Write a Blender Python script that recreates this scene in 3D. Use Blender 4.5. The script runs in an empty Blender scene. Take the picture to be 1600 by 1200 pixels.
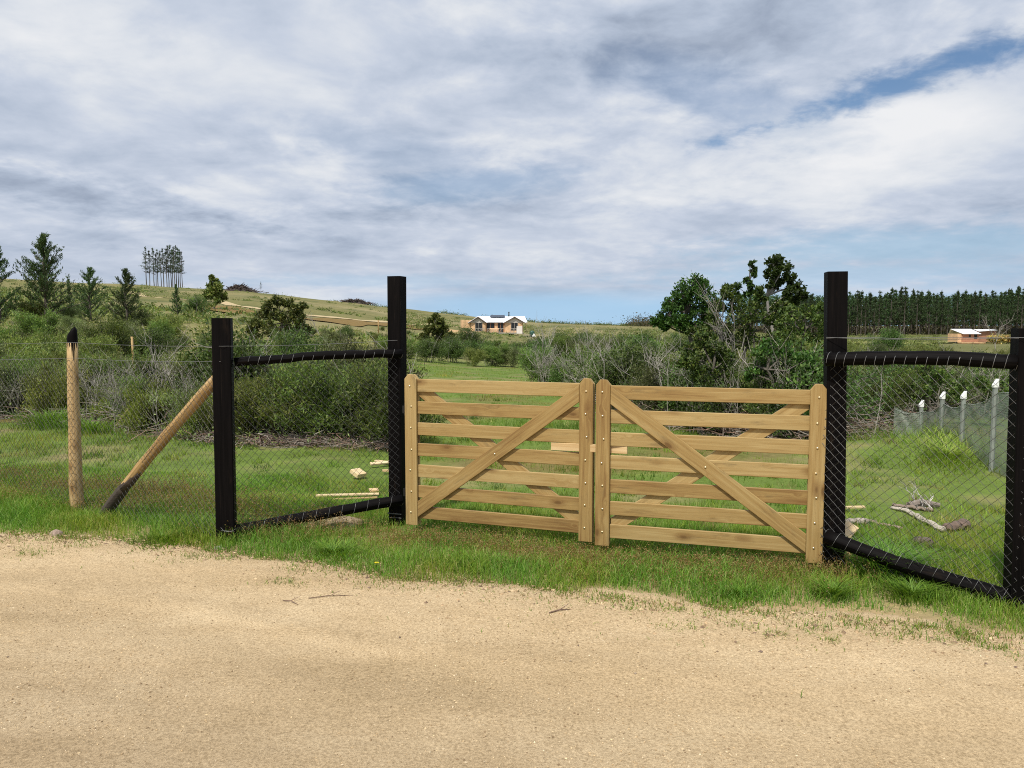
import bpy, math, random
import numpy as np
from mathutils import Vector, Matrix

# ------------------------------------------------------------------ camera, sky, sun, exposure
SC = bpy.context.scene
COL = SC.collection
FPX = 1202.0
PITCH = math.atan(92 / FPX)
CH = 1.655
cam_d = bpy.data.cameras.new("camera")
cam = bpy.data.objects.new("camera", cam_d)
COL.objects.link(cam)
cam.location = (0, 0, CH)
cam.rotation_euler = (math.pi / 2 - PITCH, 0, 0)
cam_d.sensor_width = 36
cam_d.lens = FPX / 1600 * 36
cam_d.clip_start = 0.05
cam_d.clip_end = 9000
SC.camera = cam
SC.view_settings.view_transform = 'Standard'
SC.view_settings.look = 'None'
SC.view_settings.exposure = 0.0
SC.view_settings.gamma = 1.0
SC.render.engine = 'CYCLES'
SC.cycles.max_bounces = 6
SC.cycles.diffuse_bounces = 3
SC.cycles.transparent_max_bounces = 12
SC.cycles.use_denoising = False
SC.cycles.filter_width = 1.05
SC.cycles.sample_clamp_indirect = 4.0

SUN_EL, SUN_AZ = math.radians(56), math.radians(-152)   # azimuth measured from +Y towards +X
sun_d = bpy.data.lights.new("sun", 'SUN')
sun_d.energy = 4.4
sun_d.angle = math.radians(2.0)
sun_d.color = (1.0, 0.95, 0.87)
sun = bpy.data.objects.new("sun", sun_d)
COL.objects.link(sun)
sd = Vector((math.sin(SUN_AZ) * math.cos(SUN_EL), math.cos(SUN_AZ) * math.cos(SUN_EL), math.sin(SUN_EL)))
sun.rotation_euler = sd.to_track_quat('Z', 'Y').to_euler()
sun.location = sd * 50


def ray(px, py):
    f = Vector((0, math.cos(PITCH), -math.sin(PITCH)))
    u = Vector((0, math.sin(PITCH), math.cos(PITCH)))
    return f + Vector((1, 0, 0)) * ((px - 800) / FPX) + u * ((600 - py) / FPX)


def at(px, py, Y):
    d = ray(px, py)
    return Vector((0, 0, CH)) + d * (Y / d.y)


def gnd(px, py, z=0.0):
    d = ray(px, py)
    return Vector((0, 0, CH)) + d * ((z - CH) / d.z)


def dist_h(px, y0, y1, H):
    a, b = ray(px, y0), ray(px, y1)
    return H / (a.z / a.y - b.z / b.y)


class NT:
    """small node-tree writer"""
    def __init__(s, tree):
        s.t = tree
        tree.nodes.clear()

    def n(s, kind, **kw):
        nd = s.t.nodes.new(kind)
        for k, v in kw.items():
            if k.startswith('i_'):
                nd.inputs[k[2:].replace('_', ' ')].default_value = v
            else:
                setattr(nd, k, v)
        return nd

    def l(s, a, b):
        s.t.links.new(a, b)

    def put(s, sock, v):
        if isinstance(v, bpy.types.NodeSocket):
            s.t.links.new(v, sock)
        else:
            sock.default_value = v

    def m(s, op, a, b=None, c=None, clamp=False):
        nd = s.t.nodes.new('ShaderNodeMath')
        nd.operation = op
        nd.use_clamp = clamp
        s.put(nd.inputs[0], a)
        if b is not None:
            s.put(nd.inputs[1], b)
        if c is not None:
            s.put(nd.inputs[2], c)
        return nd.outputs[0]

    def v(s, op, a, b=None, scale=None):
        nd = s.t.nodes.new('ShaderNodeVectorMath')
        nd.operation = op
        s.put(nd.inputs[0], a)
        if b is not None:
            s.put(nd.inputs[1], b)
        if scale is not None:
            s.put(nd.inputs[3], scale)
        return nd.outputs[1] if op in ('DOT_PRODUCT', 'LENGTH', 'DISTANCE') else nd.outputs[0]

    def noise(s, vec, scale, detail=4, rough=0.55, dist=0.0):
        nd = s.t.nodes.new('ShaderNodeTexNoise')
        s.put(nd.inputs['Vector'], vec)
        nd.inputs['Scale'].default_value = scale
        nd.inputs['Detail'].default_value = detail
        nd.inputs['Roughness'].default_value = rough
        nd.inputs['Distortion'].default_value = dist
        return nd.outputs['Fac']

    def ramp(s, fac, stops):
        nd = s.t.nodes.new('ShaderNodeValToRGB')
        e = nd.color_ramp.elements
        while len(e) < len(stops):
            e.new(0.5)
        for el, (p, c) in zip(e, stops):
            el.position = p
            el.color = (*c, 1) if len(c) == 3 else c
        s.put(nd.inputs[0], fac)
        return nd.outputs[0]

    def mix(s, fac, a, b, blend='MIX'):
        nd = s.t.nodes.new('ShaderNodeMix')
        nd.data_type = 'RGBA'
        nd.blend_type = blend
        s.put(nd.inputs[0], fac)
        for sock, v in ((nd.inputs[6], a), (nd.inputs[7], b)):
            if isinstance(v, tuple):
                v = (*v, 1) if len(v) == 3 else v
            s.put(sock, v)
        return nd.outputs[2]

    def smooth(s, x, lo, hi):
        nd = s.t.nodes.new('ShaderNodeMapRange')
        nd.interpolation_type = 'SMOOTHSTEP'
        s.put(nd.inputs[0], x)
        nd.inputs[1].default_value = lo
        nd.inputs[2].default_value = hi
        return nd.outputs[0]


world = bpy.data.worlds.new("World")
SC.world = world
world.use_nodes = True


def build_world():
    N = NT(world.node_tree)
    out = N.n('ShaderNodeOutputWorld')
    bg = N.n('ShaderNodeBackground')
    STR = 0.1
    bg.inputs['Strength'].default_value = STR
    N.l(bg.outputs[0], out.inputs[0])
    sky = N.n('ShaderNodeTexSky', sky_type='NISHITA', sun_disc=False)
    sky.sun_elevation = SUN_EL
    sky.sun_rotation = SUN_AZ
    sky.air_density = 1.0
    sky.dust_density = 0.4
    sky.ozone_density = 1.5
    tc = N.n('ShaderNodeTexCoord')
    d = tc.outputs['Generated']
    sp = N.n('ShaderNodeSeparateXYZ')
    N.l(d, sp.inputs[0])
    z = N.m('MAXIMUM', sp.outputs[2], 0.0)
    zz = N.m('ADD', z, 0.20)
    cb = N.n('ShaderNodeCombineXYZ')
    N.l(N.m('DIVIDE', sp.outputs[0], zz), cb.inputs[0])
    N.l(N.m('DIVIDE', sp.outputs[1], zz), cb.inputs[1])
    p = cb.outputs[0]
    big = N.noise(p, 1.3, 4, 0.5, 0.5)
    mid = N.noise(N.v('ADD', p, (3.1, 7.7, 2.0)), 3.2, 7, 0.55, 0.3)
    fine = N.noise(N.v('ADD', p, (13.1, 1.7, 4.0)), 9.0, 8, 0.6, 0.25)
    # streaks towards the horizon: direction coordinates squeezed vertically
    cs = N.n('ShaderNodeCombineXYZ')
    N.l(sp.outputs[0], cs.inputs[0])
    N.l(N.m('MULTIPLY', sp.outputs[2], 6.5), cs.inputs[2])
    N.l(sp.outputs[1], cs.inputs[1])
    streak = N.noise(cs.outputs[0], 2.6, 8, 0.6, 0.35)

    def blob(px, py, ra, rb, tilt, lo, hi, wob=0.5):
        """a patch of sky around one direction, soft edged and ragged"""
        d0 = ray(px, py).normalized()
        up = Vector((0, 0, 1))
        right = d0.cross(up).normalized()
        up = right.cross(d0).normalized()
        ct, st = math.cos(math.radians(tilt)), math.sin(math.radians(tilt))
        a = right * ct + up * st
        b = up * ct - right * st
        dd = N.v('SUBTRACT', d, tuple(d0))
        qa = N.m('MULTIPLY', N.v('DOT_PRODUCT', dd, tuple(a)), FPX / ra)
        qb = N.m('MULTIPLY', N.v('DOT_PRODUCT', dd, tuple(b)), FPX / rb)
        q = N.m('SQRT', N.m('ADD', N.m('MULTIPLY', qa, qa), N.m('MULTIPLY', qb, qb)))
        w = N.m('MULTIPLY', N.m('SUBTRACT', N.m('ADD', mid, fine), 1.0), wob * 2)
        q = N.m('ADD', q, w)
        s_ = N.smooth(q, lo, hi)
        return N.m('SUBTRACT', 1.0, s_)

    # density / brightness of the cloud deck
    c = N.m('MULTIPLY', big, 0.30)
    c = N.m('MULTIPLY_ADD', mid, 0.50, c)
    c = N.m('MULTIPLY_ADD', fine, 0.20, c)
    lowm = N.smooth(z, 0.17, 0.03)                      # near the horizon the streaks take over
    c = N.mix(N.m('MULTIPLY', lowm, 0.5), c, streak)
    for (px, py, ra, rb, t, amt) in [
            (130, 60, 330, 110, 8, 0.10), (570, 120, 230, 70, -5, 0.05), (1410, 185, 150, 36, -4, 0.16),
            (1120, 40, 330, 70, 0, -0.05), (330, 290, 330, 30, 6, 0.05), (1250, 250, 420, 60, 8, 0.09),
            (60, 292, 230, 24, -6, -0.17), (870, 300, 260, 40, 0, -0.03), (60, 385, 300, 26, 0, 0.05),
            (1500, 330, 260, 40, 6, 0.01), (300, 380, 420, 18, 0, -0.06), (760, 330, 330, 16, 2, -0.05), (700, 395, 240, 26, 3, 0.03)]:
        c = N.m('MULTIPLY_ADD', blob(px, py, ra, rb, t, 0.0, 1.5, 0.5), amt, c)
    cloud = N.ramp(c, [(0.33, (0.31, 0.37, 0.48)), (0.44, (0.46, 0.53, 0.65)), (0.52, (0.575, 0.635, 0.745)),
                       (0.60, (0.73, 0.765, 0.82)), (0.70, (0.86, 0.87, 0.89))])
    cloud = N.v('SCALE', cloud, scale=1.0 / STR)
    # openings in the deck
    hole = N.m('MULTIPLY', blob(1450, 114, 270, 24, 12, 0.1, 1.45, 1.2), 0.92)
    for (px, py, ra, rb, t, amt) in [(745, 287, 150, 26, 6, 0.40), (1420, 383, 260, 30, 0, 0.55),
                                     (1150, 160, 170, 40, -20, 0.35), (640, 240, 200, 30, -10, 0.15),
                                     (1330, 430, 340, 22, 0, 0.5), (620, 440, 260, 12, 0, 0.35)]:
        hole = N.m('MAXIMUM', hole, N.m('MULTIPLY', blob(px, py, ra, rb, t, 0.2, 1.5, 0.8), amt))
    # clear band over the horizon, to the right of the hill
    front = N.smooth(sp.outputs[0], -0.30, -0.02)
    band = N.m('MULTIPLY', N.smooth(N.m('MULTIPLY_ADD', N.m('SUBTRACT', streak, 0.5), 0.035, sp.outputs[2]), 0.052, 0.022), front)
    hole = N.m('MAXIMUM', hole, N.m('MULTIPLY', band, 0.92))
    blue = N.mix(1.0, sky.outputs[0], (0.66, 0.83, 0.96), 'MULTIPLY')
    pale = N.v('SCALE', (0.40, 0.62, 0.84), scale=1.0 / STR)
    blue = N.mix(N.smooth(z, 0.14, 0.03), blue, pale)
    col = N.mix(hole, cloud, blue)
    N.l(col, bg.inputs['Color'])


build_world()


# ------------------------------------------------------------------ numpy noise and terrain
_perm = np.random.RandomState(7).rand(4096)


def vnoise(x, y, seed=0):
    xi, yi = np.floor(x).astype(np.int64), np.floor(y).astype(np.int64)
    fx, fy = x - xi, y - yi
    fx, fy = fx * fx * (3 - 2 * fx), fy * fy * (3 - 2 * fy)

    def h(a, b):
        return _perm[((a * 374761393 + b * 668265263 + seed * 974711) ^ ((a * 1274126177) >> 7)) & 4095]
    return (h(xi, yi) * (1 - fx) + h(xi + 1, yi) * fx) * (1 - fy) + (h(xi, yi + 1) * (1 - fx) + h(xi + 1, yi + 1) * fx) * fy


def fbm(x, y, seed=0, octv=4):
    s, a, t = 0, 1.0, 0
    for o in range(octv):
        s = s + a * vnoise(x * 2 ** o, y * 2 ** o, seed + o * 13)
        t += a
        a *= 0.5
    return s / t


_c = np.array([-2500, 0, 220, 390, 480, 570, 660, 740, 830, 900, 1000, 1200, 1300, 1700, 4000], float)
_e = np.array([70, 71, 62, 53, 43, 32, 22, 14, 5, 1.5, -1, -13, -16, -16, -10], float)
_dip = np.array([0, 0, 0, 0.2, .7, 1.3, 2.2, 2.8, 3.0, 2.7, 2.2, 1.4, 1.5, 1.7, .5], float)
RIDGE = 350.0


def gz(x, y):
    x, y = np.asarray(x, float), np.asarray(y, float)
    r = np.hypot(x, y)
    az = np.arctan2(x, np.maximum(y, 1e-3))
    azc = np.clip(az, -1.25, 1.25)
    col = 800 + FPX * np.tan(azc)
    Hr = CH + np.interp(col, _c, _e) * RIDGE / FPX * np.cos(np.clip(az, -1.0, 1.0))
    t = np.clip((r - 18) / (RIDGE - 18), 0, 1)
    h = Hr * t ** 1.12 - np.interp(col, _c, _dip) * np.sin(np.pi * t)
    far = np.clip((r - RIDGE) / 1200, 0, 1)
    h = h + (np.minimum(Hr, 0) - Hr) * far
    h = h + (fbm(x / 22, y / 22, 3) - .5) * 1.6 * np.clip((r - 25) / 120, 0, 1) * (1 - far)
    near = np.clip((y - 3.6) / 2, 0, 1) * (1 - np.clip((r - 30) / 30, 0, 1))
    h = h + (fbm(x / 1.3, y / 1.3, 5) - .5) * 0.05 * near
    h = h + 0.26 * np.exp(-((x - 5.6) / 1.5) ** 2 - ((y - 9.7) / 0.75) ** 2)
    return h


def gzf(x, y):
    return float(gz(np.array([x]), np.array([y]))[0])


_ep = [gnd(-300, 815), gnd(0, 834), gnd(200, 842), gnd(400, 864), gnd(600, 897), gnd(800, 914), gnd(1000, 938),
       gnd(1200, 955), gnd(1400, 973), gnd(1600, 1000), gnd(1900, 1035)]
EX = np.array([-14.0] + [q.x for q in _ep] + [9.0])
EY = np.array([_ep[0].y + (14 + _ep[0].x) * 0.13] + [q.y for q in _ep] + [_ep[-1].y - 1.6])


def edge(x):
    return np.interp(x, EX, EY)


# ------------------------------------------------------------------ mesh helpers
class G:
    def __init__(s):
        s.V, s.Q, s.T, s.C, s.U, s.n = [], [], [], [], [], 0

    def add(s, V, quads=None, tris=None, col=(1, 1, 1), uv=None):
        V = np.asarray(V, float).reshape(-1, 3)
        k = len(V)
        s.V.append(V)
        if quads is not None and len(quads):
            s.Q.append(np.asarray(quads, np.int64).reshape(-1, 4) + s.n)
        if tris is not None and len(tris):
            s.T.append(np.asarray(tris, np.int64).reshape(-1, 3) + s.n)
        c = np.asarray(col, float)
        s.C.append(np.broadcast_to(c, (k, 3)) if c.ndim == 1 else c)
        s.U.append(np.zeros((k, 2)) if uv is None else np.asarray(uv, float))
        s.n += k

    def obj(s, name, mat, parent=None, smooth=False, loc=None):
        V = np.concatenate(s.V)
        C = np.concatenate(s.C)
        U = np.concatenate(s.U)
        Q = np.concatenate(s.Q) if s.Q else np.zeros((0, 4), np.int64)
        T = np.concatenate(s.T) if s.T else np.zeros((0, 3), np.int64)
        if loc is not None:
            V = V - np.array(loc)
        me = bpy.data.meshes.new(name)
        me.vertices.add(len(V))
        me.vertices.foreach_set('co', V.astype(np.float32).ravel())
        li = np.concatenate([Q.ravel(), T.ravel()]).astype(np.int32)
        me.loops.add(len(li))
        me.loops.foreach_set('vertex_index', li)
        me.polygons.add(len(Q) + len(T))
        st = np.concatenate([np.arange(len(Q)) * 4, len(Q) * 4 + np.arange(len(T)) * 3]).astype(np.int32)
        me.polygons.foreach_set('loop_start', st)
        me.update(calc_edges=True)
        a = me.color_attributes.new('tint', 'FLOAT_COLOR', 'POINT')
        a.data.foreach_set('color', np.c_[C, np.ones(len(C))].astype(np.float32).ravel())
        uvl = me.uv_layers.new(name='UVMap')
        uvl.data.foreach_set('uv', U[li].astype(np.float32).ravel())
        me.polygons.foreach_set('use_smooth', np.full(len(me.polygons), smooth))
        me.materials.append(mat)
        me.validate()
        o = bpy.data.objects.new(name, me)
        COL.objects.link(o)
        if loc is not None:
            o.location = loc
        if parent is not None:
            o.parent = parent
        return o


def tag(o, label=None, cat=None, group=None, kind=None):
    if label:
        o['label'] = label
    if cat:
        o['category'] = cat
    if group:
        o['group'] = group
    if kind:
        o['kind'] = kind
    return o


def empty(name, loc, rz, label, cat, group=None):
    o = bpy.data.objects.new(name, None)
    COL.objects.link(o)
    o.location = loc
    o.rotation_euler = (0, 0, rz)
    o.empty_display_size = 0.2
    return tag(o, label, cat, group)


def copy_tree(root, loc, rz=0.0, s=1.0, label=None, group=None, sz=None):
    r = root.copy()
    COL.objects.link(r)
    r.location = loc
    r.rotation_euler = (0, 0, rz)
    r.scale = (s, s, s if sz is None else sz)
    if label:
        r['label'] = label
    if group:
        r['group'] = group
    for ch in root.children:
        c = ch.copy()
        COL.objects.link(c)
        c.parent = r
    return r


def tube(g, pts, rad, k=6, col=(1, 1, 1), cap=True, v0=0.0):
    P = np.asarray(pts, float)
    n = len(P)
    rad = np.broadcast_to(np.asarray(rad, float), (n,))
    T = np.gradient(P, axis=0)
    T /= np.linalg.norm(T, axis=1)[:, None] + 1e-12
    up = np.array([0, 0, 1.0]) if abs(T[0][2]) < 0.9 else np.array([1.0, 0, 0])
    A = np.cross(T[0], up)
    A /= np.linalg.norm(A)
    V, UV = [], []
    L = np.r_[0, np.cumsum(np.linalg.norm(np.diff(P, axis=0), axis=1))]
    ang = np.arange(k + 1) * 2 * np.pi / k
    for i in range(n):
        A = A - T[i] * A.dot(T[i])
        A /= np.linalg.norm(A) + 1e-12
        B = np.cross(T[i], A)
        V.append(P[i] + rad[i] * (np.cos(ang)[:, None] * A + np.sin(ang)[:, None] * B))
        UV.append(np.c_[np.full(k + 1, L[i]), v0 + ang * max(rad.mean(), .001)])
    V = np.concatenate(V)
    UV = np.concatenate(UV)
    i, j = np.meshgrid(np.arange(n - 1), np.arange(k), indexing='ij')
    a = (i * (k + 1) + j).ravel()
    q = np.c_[a, a + 1, a + k + 2, a + k + 1]
    tri = []
    if cap:
        V = np.concatenate([V, P[:1], P[-1:]])
        UV = np.concatenate([UV, [[L[0], v0]], [[L[-1], v0]]])
        c0, c1 = n * (k + 1), n * (k + 1) + 1
        for j in range(k):
            tri.append((c0, j + 1, j))
            tri.append((c1, (n - 1) * (k + 1) + j, (n - 1) * (k + 1) + j + 1))
    g.add(V, q, tri, col, UV)


def slab(g, outline, O, A, B, Nn, thick, bev=0.002, grain=0, v0=0.0, col=(1, 1, 1)):
    """convex outline in the (A,B) plane from O, extruded by thick along Nn, edges slightly chamfered"""
    P = np.asarray(outline, float)
    k = len(P)
    c = P.mean(0)
    nv = np.roll(P, -1, 0) - P
    pv = P - np.roll(P, 1, 0)
    bis = []
    for i in range(k):
        e1 = pv[i] / (np.linalg.norm(pv[i]) + 1e-9)
        e2 = nv[i] / (np.linalg.norm(nv[i]) + 1e-9)
        n1, n2 = np.array([-e1[1], e1[0]]), np.array([-e2[1], e2[0]])
        b = n1 + n2
        b /= max(1e-6, b.dot(n1))
        if b.dot(c - P[i]) < 0:
            b = -b
        bis.append(b)
    I = P + np.array(bis) * bev
    O, A, B, Nn = [np.asarray(q, float) for q in (O, A, B, Nn)]

    def ring(pp, h):
        return O + pp[:, :1] * A + pp[:, 1:] * B + Nn * h
    rings = [ring(I, 0), ring(P, bev), ring(P, thick - bev), ring(I, thick)]
    hs = [0, bev, thick - bev, thick]
    src = [I, P, P, I]
    V, UV, Q, T = [], [], [], []
    for r_, h_, p_ in zip(rings, hs, src):
        V.append(r_)
        UV.append(np.c_[p_[:, grain], p_[:, 1 - grain] + v0 + h_])
    V, UV = np.concatenate(V), np.concatenate(UV)
    for r_ in range(3):
        for i in range(k):
            j = (i + 1) % k
            Q.append((r_ * k + i, r_ * k + j, (r_ + 1) * k + j, (r_ + 1) * k + i))
    for i in range(1, k - 1):
        T.append((0, i + 1, i))
        T.append((3 * k, 3 * k + i, 3 * k + i + 1))
    g.add(V, Q, T, col, UV)


def box(g, x0, x1, y0, y1, z0, z1, bev=0.003, grain=0, col=(1, 1, 1), v0=0.0):
    if grain == 2:
        slab(g, [(z0, x0), (z1, x0), (z1, x1), (z0, x1)], (0, y0, 0), (0, 0, 1), (1, 0, 0), (0, 1, 0), y1 - y0, bev, 0, v0, col)
    else:
        slab(g, [(x0, z0), (x1, z0), (x1, z1), (x0, z1)], (0, y0, 0), (1, 0, 0), (0, 0, 1), (0, 1, 0), y1 - y0, bev, grain, v0, col)


def leaves(g, rs, C, L, W, col, dirs=None, spread=1.0, jit=0.35):
    """one rhombic leaf at each centre"""
    C = np.asarray(C, float)
    n = len(C)
    if n == 0:
        return
    t = rs.normal(size=(n, 3)) * spread
    if dirs is not None:
        t = t + dirs
    t /= np.linalg.norm(t, axis=1)[:, None] + 1e-9
    s = np.cross(t, rs.normal(size=(n, 3)))
    s /= np.linalg.norm(s, axis=1)[:, None] + 1e-9
    f = (1 + rs.uniform(-jit, jit, n))[:, None]
    l, w = L * f, W * f
    V = np.stack([C - t * l / 2, C + s * w / 2, C + t * l / 2, C - s * w / 2], 1).reshape(-1, 3)
    q = np.arange(n * 4).reshape(n, 4)
    g.add(V, q, None, np.repeat(np.asarray(col), 4, 0))


def pick(rs, n, pal, var=0.22):
    pal = np.asarray(pal, float)
    c = pal[rs.randint(0, len(pal), n)]
    return np.clip(c * (1 + rs.uniform(-var, var, (n, 1))), 0.004, 1)


# ------------------------------------------------------------------ materials
def mat_new(name):
    m = bpy.data.materials.new(name)
    m.use_nodes = True
    N = NT(m.node_tree)
    out = N.n('ShaderNodeOutputMaterial')
    b = N.n('ShaderNodeBsdfPrincipled')
    N.l(b.outputs[0], out.inputs[0])
    return m, N, b, out


def tint(N):
    a = N.n('ShaderNodeAttribute', attribute_name='tint')
    return a.outputs['Color']


def mat_plain(name, c, rough=0.6, metal=0.0, var=0.25, scale=8.0, bump=0.0):
    m, N, b, out = mat_new(name)
    tc = N.n('ShaderNodeTexCoord').outputs['Object']
    f = N.noise(tc, scale, 5, 0.6)
    lo, hi = tuple(x * (1 - var) for x in c), tuple(min(1, x * (1 + var)) for x in c)
    N.l(N.ramp(f, [(0.3, lo), (0.7, hi)]), b.inputs['Base Color'])
    b.inputs['Roughness'].default_value = rough
    b.inputs['Metallic'].default_value = metal
    if bump:
        bp = N.n('ShaderNodeBump')
        bp.inputs['Strength'].default_value = bump
        bp.inputs['Distance'].default_value = 0.01
        N.l(N.noise(tc, scale * 6, 4), bp.inputs['Height'])
        N.l(bp.outputs[0], b.inputs['Normal'])
    return m


def mat_leaf(name, trans=0.28, rough=0.55, vary=1.0):
    m, N, b, out = mat_new(name)
    c = tint(N)
    oi = N.n('ShaderNodeObjectInfo')
    hsv = N.n('ShaderNodeHueSaturation')
    N.l(N.mix(1.0, c, (1.06, 1.20, 0.92), 'MULTIPLY'), hsv.inputs['Color'])
    N.l(N.m('MULTIPLY_ADD', oi.outputs['Random'], 0.04 * vary, 0.5 - 0.022 * vary), hsv.inputs['Hue'])
    N.l(N.m('MULTIPLY_ADD', oi.outputs['Random'], 0.85 * vary, 1.0 - 0.42 * vary), hsv.inputs['Value'])
    N.l(hsv.outputs[0], b.inputs['Base Color'])
    b.inputs['Roughness'].default_value = rough
    b.inputs['Specular IOR Level'].default_value = 0.3
    tr = N.n('ShaderNodeBsdfTranslucent')
    N.l(N.mix(1.0, hsv.outputs[0], (1.2, 1.25, 0.6), 'MULTIPLY'), tr.inputs[0])
    mx = N.n('ShaderNodeMixShader')
    mx.inputs[0].default_value = trans
    N.l(b.outputs[0], mx.inputs[1])
    N.l(tr.outputs[0], mx.inputs[2])
    N.l(mx.outputs[0], out.inputs[0])
    return m


def mat_tint(name, rough=0.8, bump=0.0, scale=40.0, var=0.3):
    m, N, b, out = mat_new(name)
    tc = N.n('ShaderNodeTexCoord').outputs['Object']
    f = N.noise(tc, scale, 5, 0.6)
    mul = N.ramp(f, [(0.3, (1 - var,) * 3), (0.7, (1 + var,) * 3)])
    N.l(N.mix(1.0, tint(N), mul, 'MULTIPLY'), b.inputs['Base Color'])
    b.inputs['Roughness'].default_value = rough
    if bump:
        bp = N.n('ShaderNodeBump')
        bp.inputs['Strength'].default_value = bump
        bp.inputs['Distance'].default_value = 0.01
        N.l(f, bp.inputs['Height'])
        N.l(bp.outputs[0], b.inputs['Normal'])
    return m


def mat_wood(name, dark, midc, light, rough=0.62, knots=True, grime=0.0):
    m, N, b, out = mat_new(name)
    uv = N.n('ShaderNodeUVMap').outputs[0]
    oi = N.n('ShaderNodeObjectInfo').outputs['Random']
    off = N.n('ShaderNodeCombineXYZ')
    N.l(N.m('MULTIPLY', oi, 37.0), off.inputs[0])
    N.l(N.m('MULTIPLY', oi, 11.0), off.inputs[1])
    p = N.v('ADD', uv, off.outputs[0])
    # knots: sparse cells that bend the grain
    vo = N.n('ShaderNodeTexVoronoi', feature='F1')
    N.l(N.v('MULTIPLY', p, (5.0, 11.0, 1)), vo.inputs['Vector'])
    vo.inputs['Scale'].default_value = 1.0
    kd = N.m('MULTIPLY', vo.outputs['Distance'], 1.0)
    bend = N.smooth(kd, 0.32, 0.0)
    pv = N.v('ADD', N.v('MULTIPLY', p, (1.6, 42.0, 1)), N.v('SCALE', (0.0, 1.6, 0.0), scale=bend))
    g1 = N.noise(pv, 1.0, 5, 0.6, 0.5)
    g2 = N.noise(N.v('MULTIPLY', p, (7.0, 260.0, 1)), 1.0, 3, 0.6)
    g3 = N.noise(N.v('MULTIPLY', p, (1.3, 5.0, 1)), 1.0, 3, 0.5)
    f = N.m('MULTIPLY_ADD', g1, 0.62, N.m('MULTIPLY', g2, 0.22))
    f = N.m('MULTIPLY_ADD', g3, 0.30, f)
    f = N.m('ADD', f, N.m('MULTIPLY', N.m('SUBTRACT', oi, 0.5), 0.22))
    c = N.ramp(f, [(0.36, dark), (0.55, midc), (0.76, light)])
    if knots:
        sc = N.n('ShaderNodeSeparateColor')
        N.l(vo.outputs['Color'], sc.inputs[0])
        sel = N.m('GREATER_THAN', sc.outputs[0], 0.80)
        kf = N.m('MULTIPLY', N.smooth(kd, 0.20, 0.10), sel)
        c = N.mix(N.m('MULTIPLY', kf, 0.85), c, tuple(x * 0.35 for x in dark))
        kf2 = N.m('MULTIPLY', N.smooth(kd, 0.48, 0.16), sel)
        c = N.mix(N.m('MULTIPLY', kf2, 0.6), c, dark)
    if grime:
        gr = N.noise(N.v('MULTIPLY', p, (3.0, 14.0, 1)), 1.0, 5, 0.7)
        c = N.mix(N.m('MULTIPLY', N.smooth(gr, 0.54, 0.72), grime), c, (0.125, 0.09, 0.042))
    N.l(c, b.inputs['Base Color'])
    b.inputs['Roughness'].default_value = rough
    b.inputs['Specular IOR Level'].default_value = 0.3
    bp = N.n('ShaderNodeBump')
    bp.inputs['Strength'].default_value = 0.35
    bp.inputs['Distance'].default_value = 0.004
    N.l(f, bp.inputs['Height'])
    N.l(bp.outputs[0], b.inputs['Normal'])
    return m


def mat_black_wood(name):
    m, N, b, out = mat_new(name)
    uv = N.n('ShaderNodeUVMap').outputs[0]
    oi = N.n('ShaderNodeObjectInfo').outputs['Random']
    p = N.v('ADD', uv, N.v('SCALE', (7.0, 3.0, 0.0), scale=oi))
    g = N.noise(N.v('MULTIPLY', p, (2.0, 50.0, 1)), 1.0, 5, 0.65, 0.4)
    g2 = N.noise(N.v('MULTIPLY', p, (2.2, 9.0, 1)), 1.0, 5, 0.6)
    c = N.ramp(g, [(0.35, (0.0022, 0.0018, 0.0018)), (0.6, (0.0050, 0.0040, 0.0040)), (0.78, (0.012, 0.009, 0.007))])
    c = N.mix(N.m('MULTIPLY', N.smooth(g2, 0.60, 0.78), 0.5), c, (0.035, 0.022, 0.014))
    g3 = N.noise(N.v('MULTIPLY', p, (1.1, 75.0, 1)), 1.0, 3, 0.6, 0.6)
    c = N.mix(N.m('MULTIPLY', N.smooth(g3, 0.68, 0.76), 0.7), c, (0.10, 0.075, 0.055))
    N.l(c, b.inputs['Base Color'])
    N.l(N.m('MULTIPLY_ADD', g2, 0.35, 0.45), b.inputs['Roughness'])
    b.inputs['Specular IOR Level'].default_value = 0.07
    bp = N.n('ShaderNodeBump')
    bp.inputs['Strength'].default_value = 0.5
    bp.inputs['Distance'].default_value = 0.006
    N.l(g, bp.inputs['Height'])
    N.l(bp.outputs[0], b.inputs['Normal'])
    return m


M = {}
M['leaf'] = mat_leaf('leaf_green')
M['needle'] = mat_leaf('pine_needles', 0.12, 0.6)
M['grass'] = mat_leaf('grass_blades', 0.35, 0.6, 0.0)
M['bark'] = mat_tint('bark', 0.9, 0.6, 30)
M['twig'] = mat_tint('dry_twig', 0.9, 0.0, 20)
M['pine'] = mat_wood('treated_pine_board', (0.185, 0.098, 0.031), (0.325, 0.212, 0.076), (0.430, 0.312, 0.134), grime=0.5)
M['offcut'] = mat_wood('fresh_sawn_offcut', (0.50, 0.32, 0.14), (0.64, 0.47, 0.25), (0.75, 0.60, 0.38), knots=False)
M['pole'] = mat_wood('peeled_pole', (0.24, 0.135, 0.048), (0.40, 0.26, 0.105), (0.50, 0.36, 0.18), grime=0.8)
M['black'] = mat_black_wood('black_creosote_timber')
M['brass'] = mat_plain('bolt_metal', (0.75, 0.62, 0.38), 0.35, 0.85, 0.15)
M['hinge'] = mat_plain('black_hinge_steel', (0.015, 0.015, 0.016), 0.45, 0.3)
M['wire'] = mat_plain('galvanised_wire', (0.17, 0.17, 0.165), 0.5, 0.3, 0.2)
M['mesh'] = mat_plain('weathered_mesh_wire', (0.055, 0.053, 0.05), 0.5, 0.2, 0.25)
M['stone'] = mat_tint('stone', 0.9, 0.5, 60)
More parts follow.
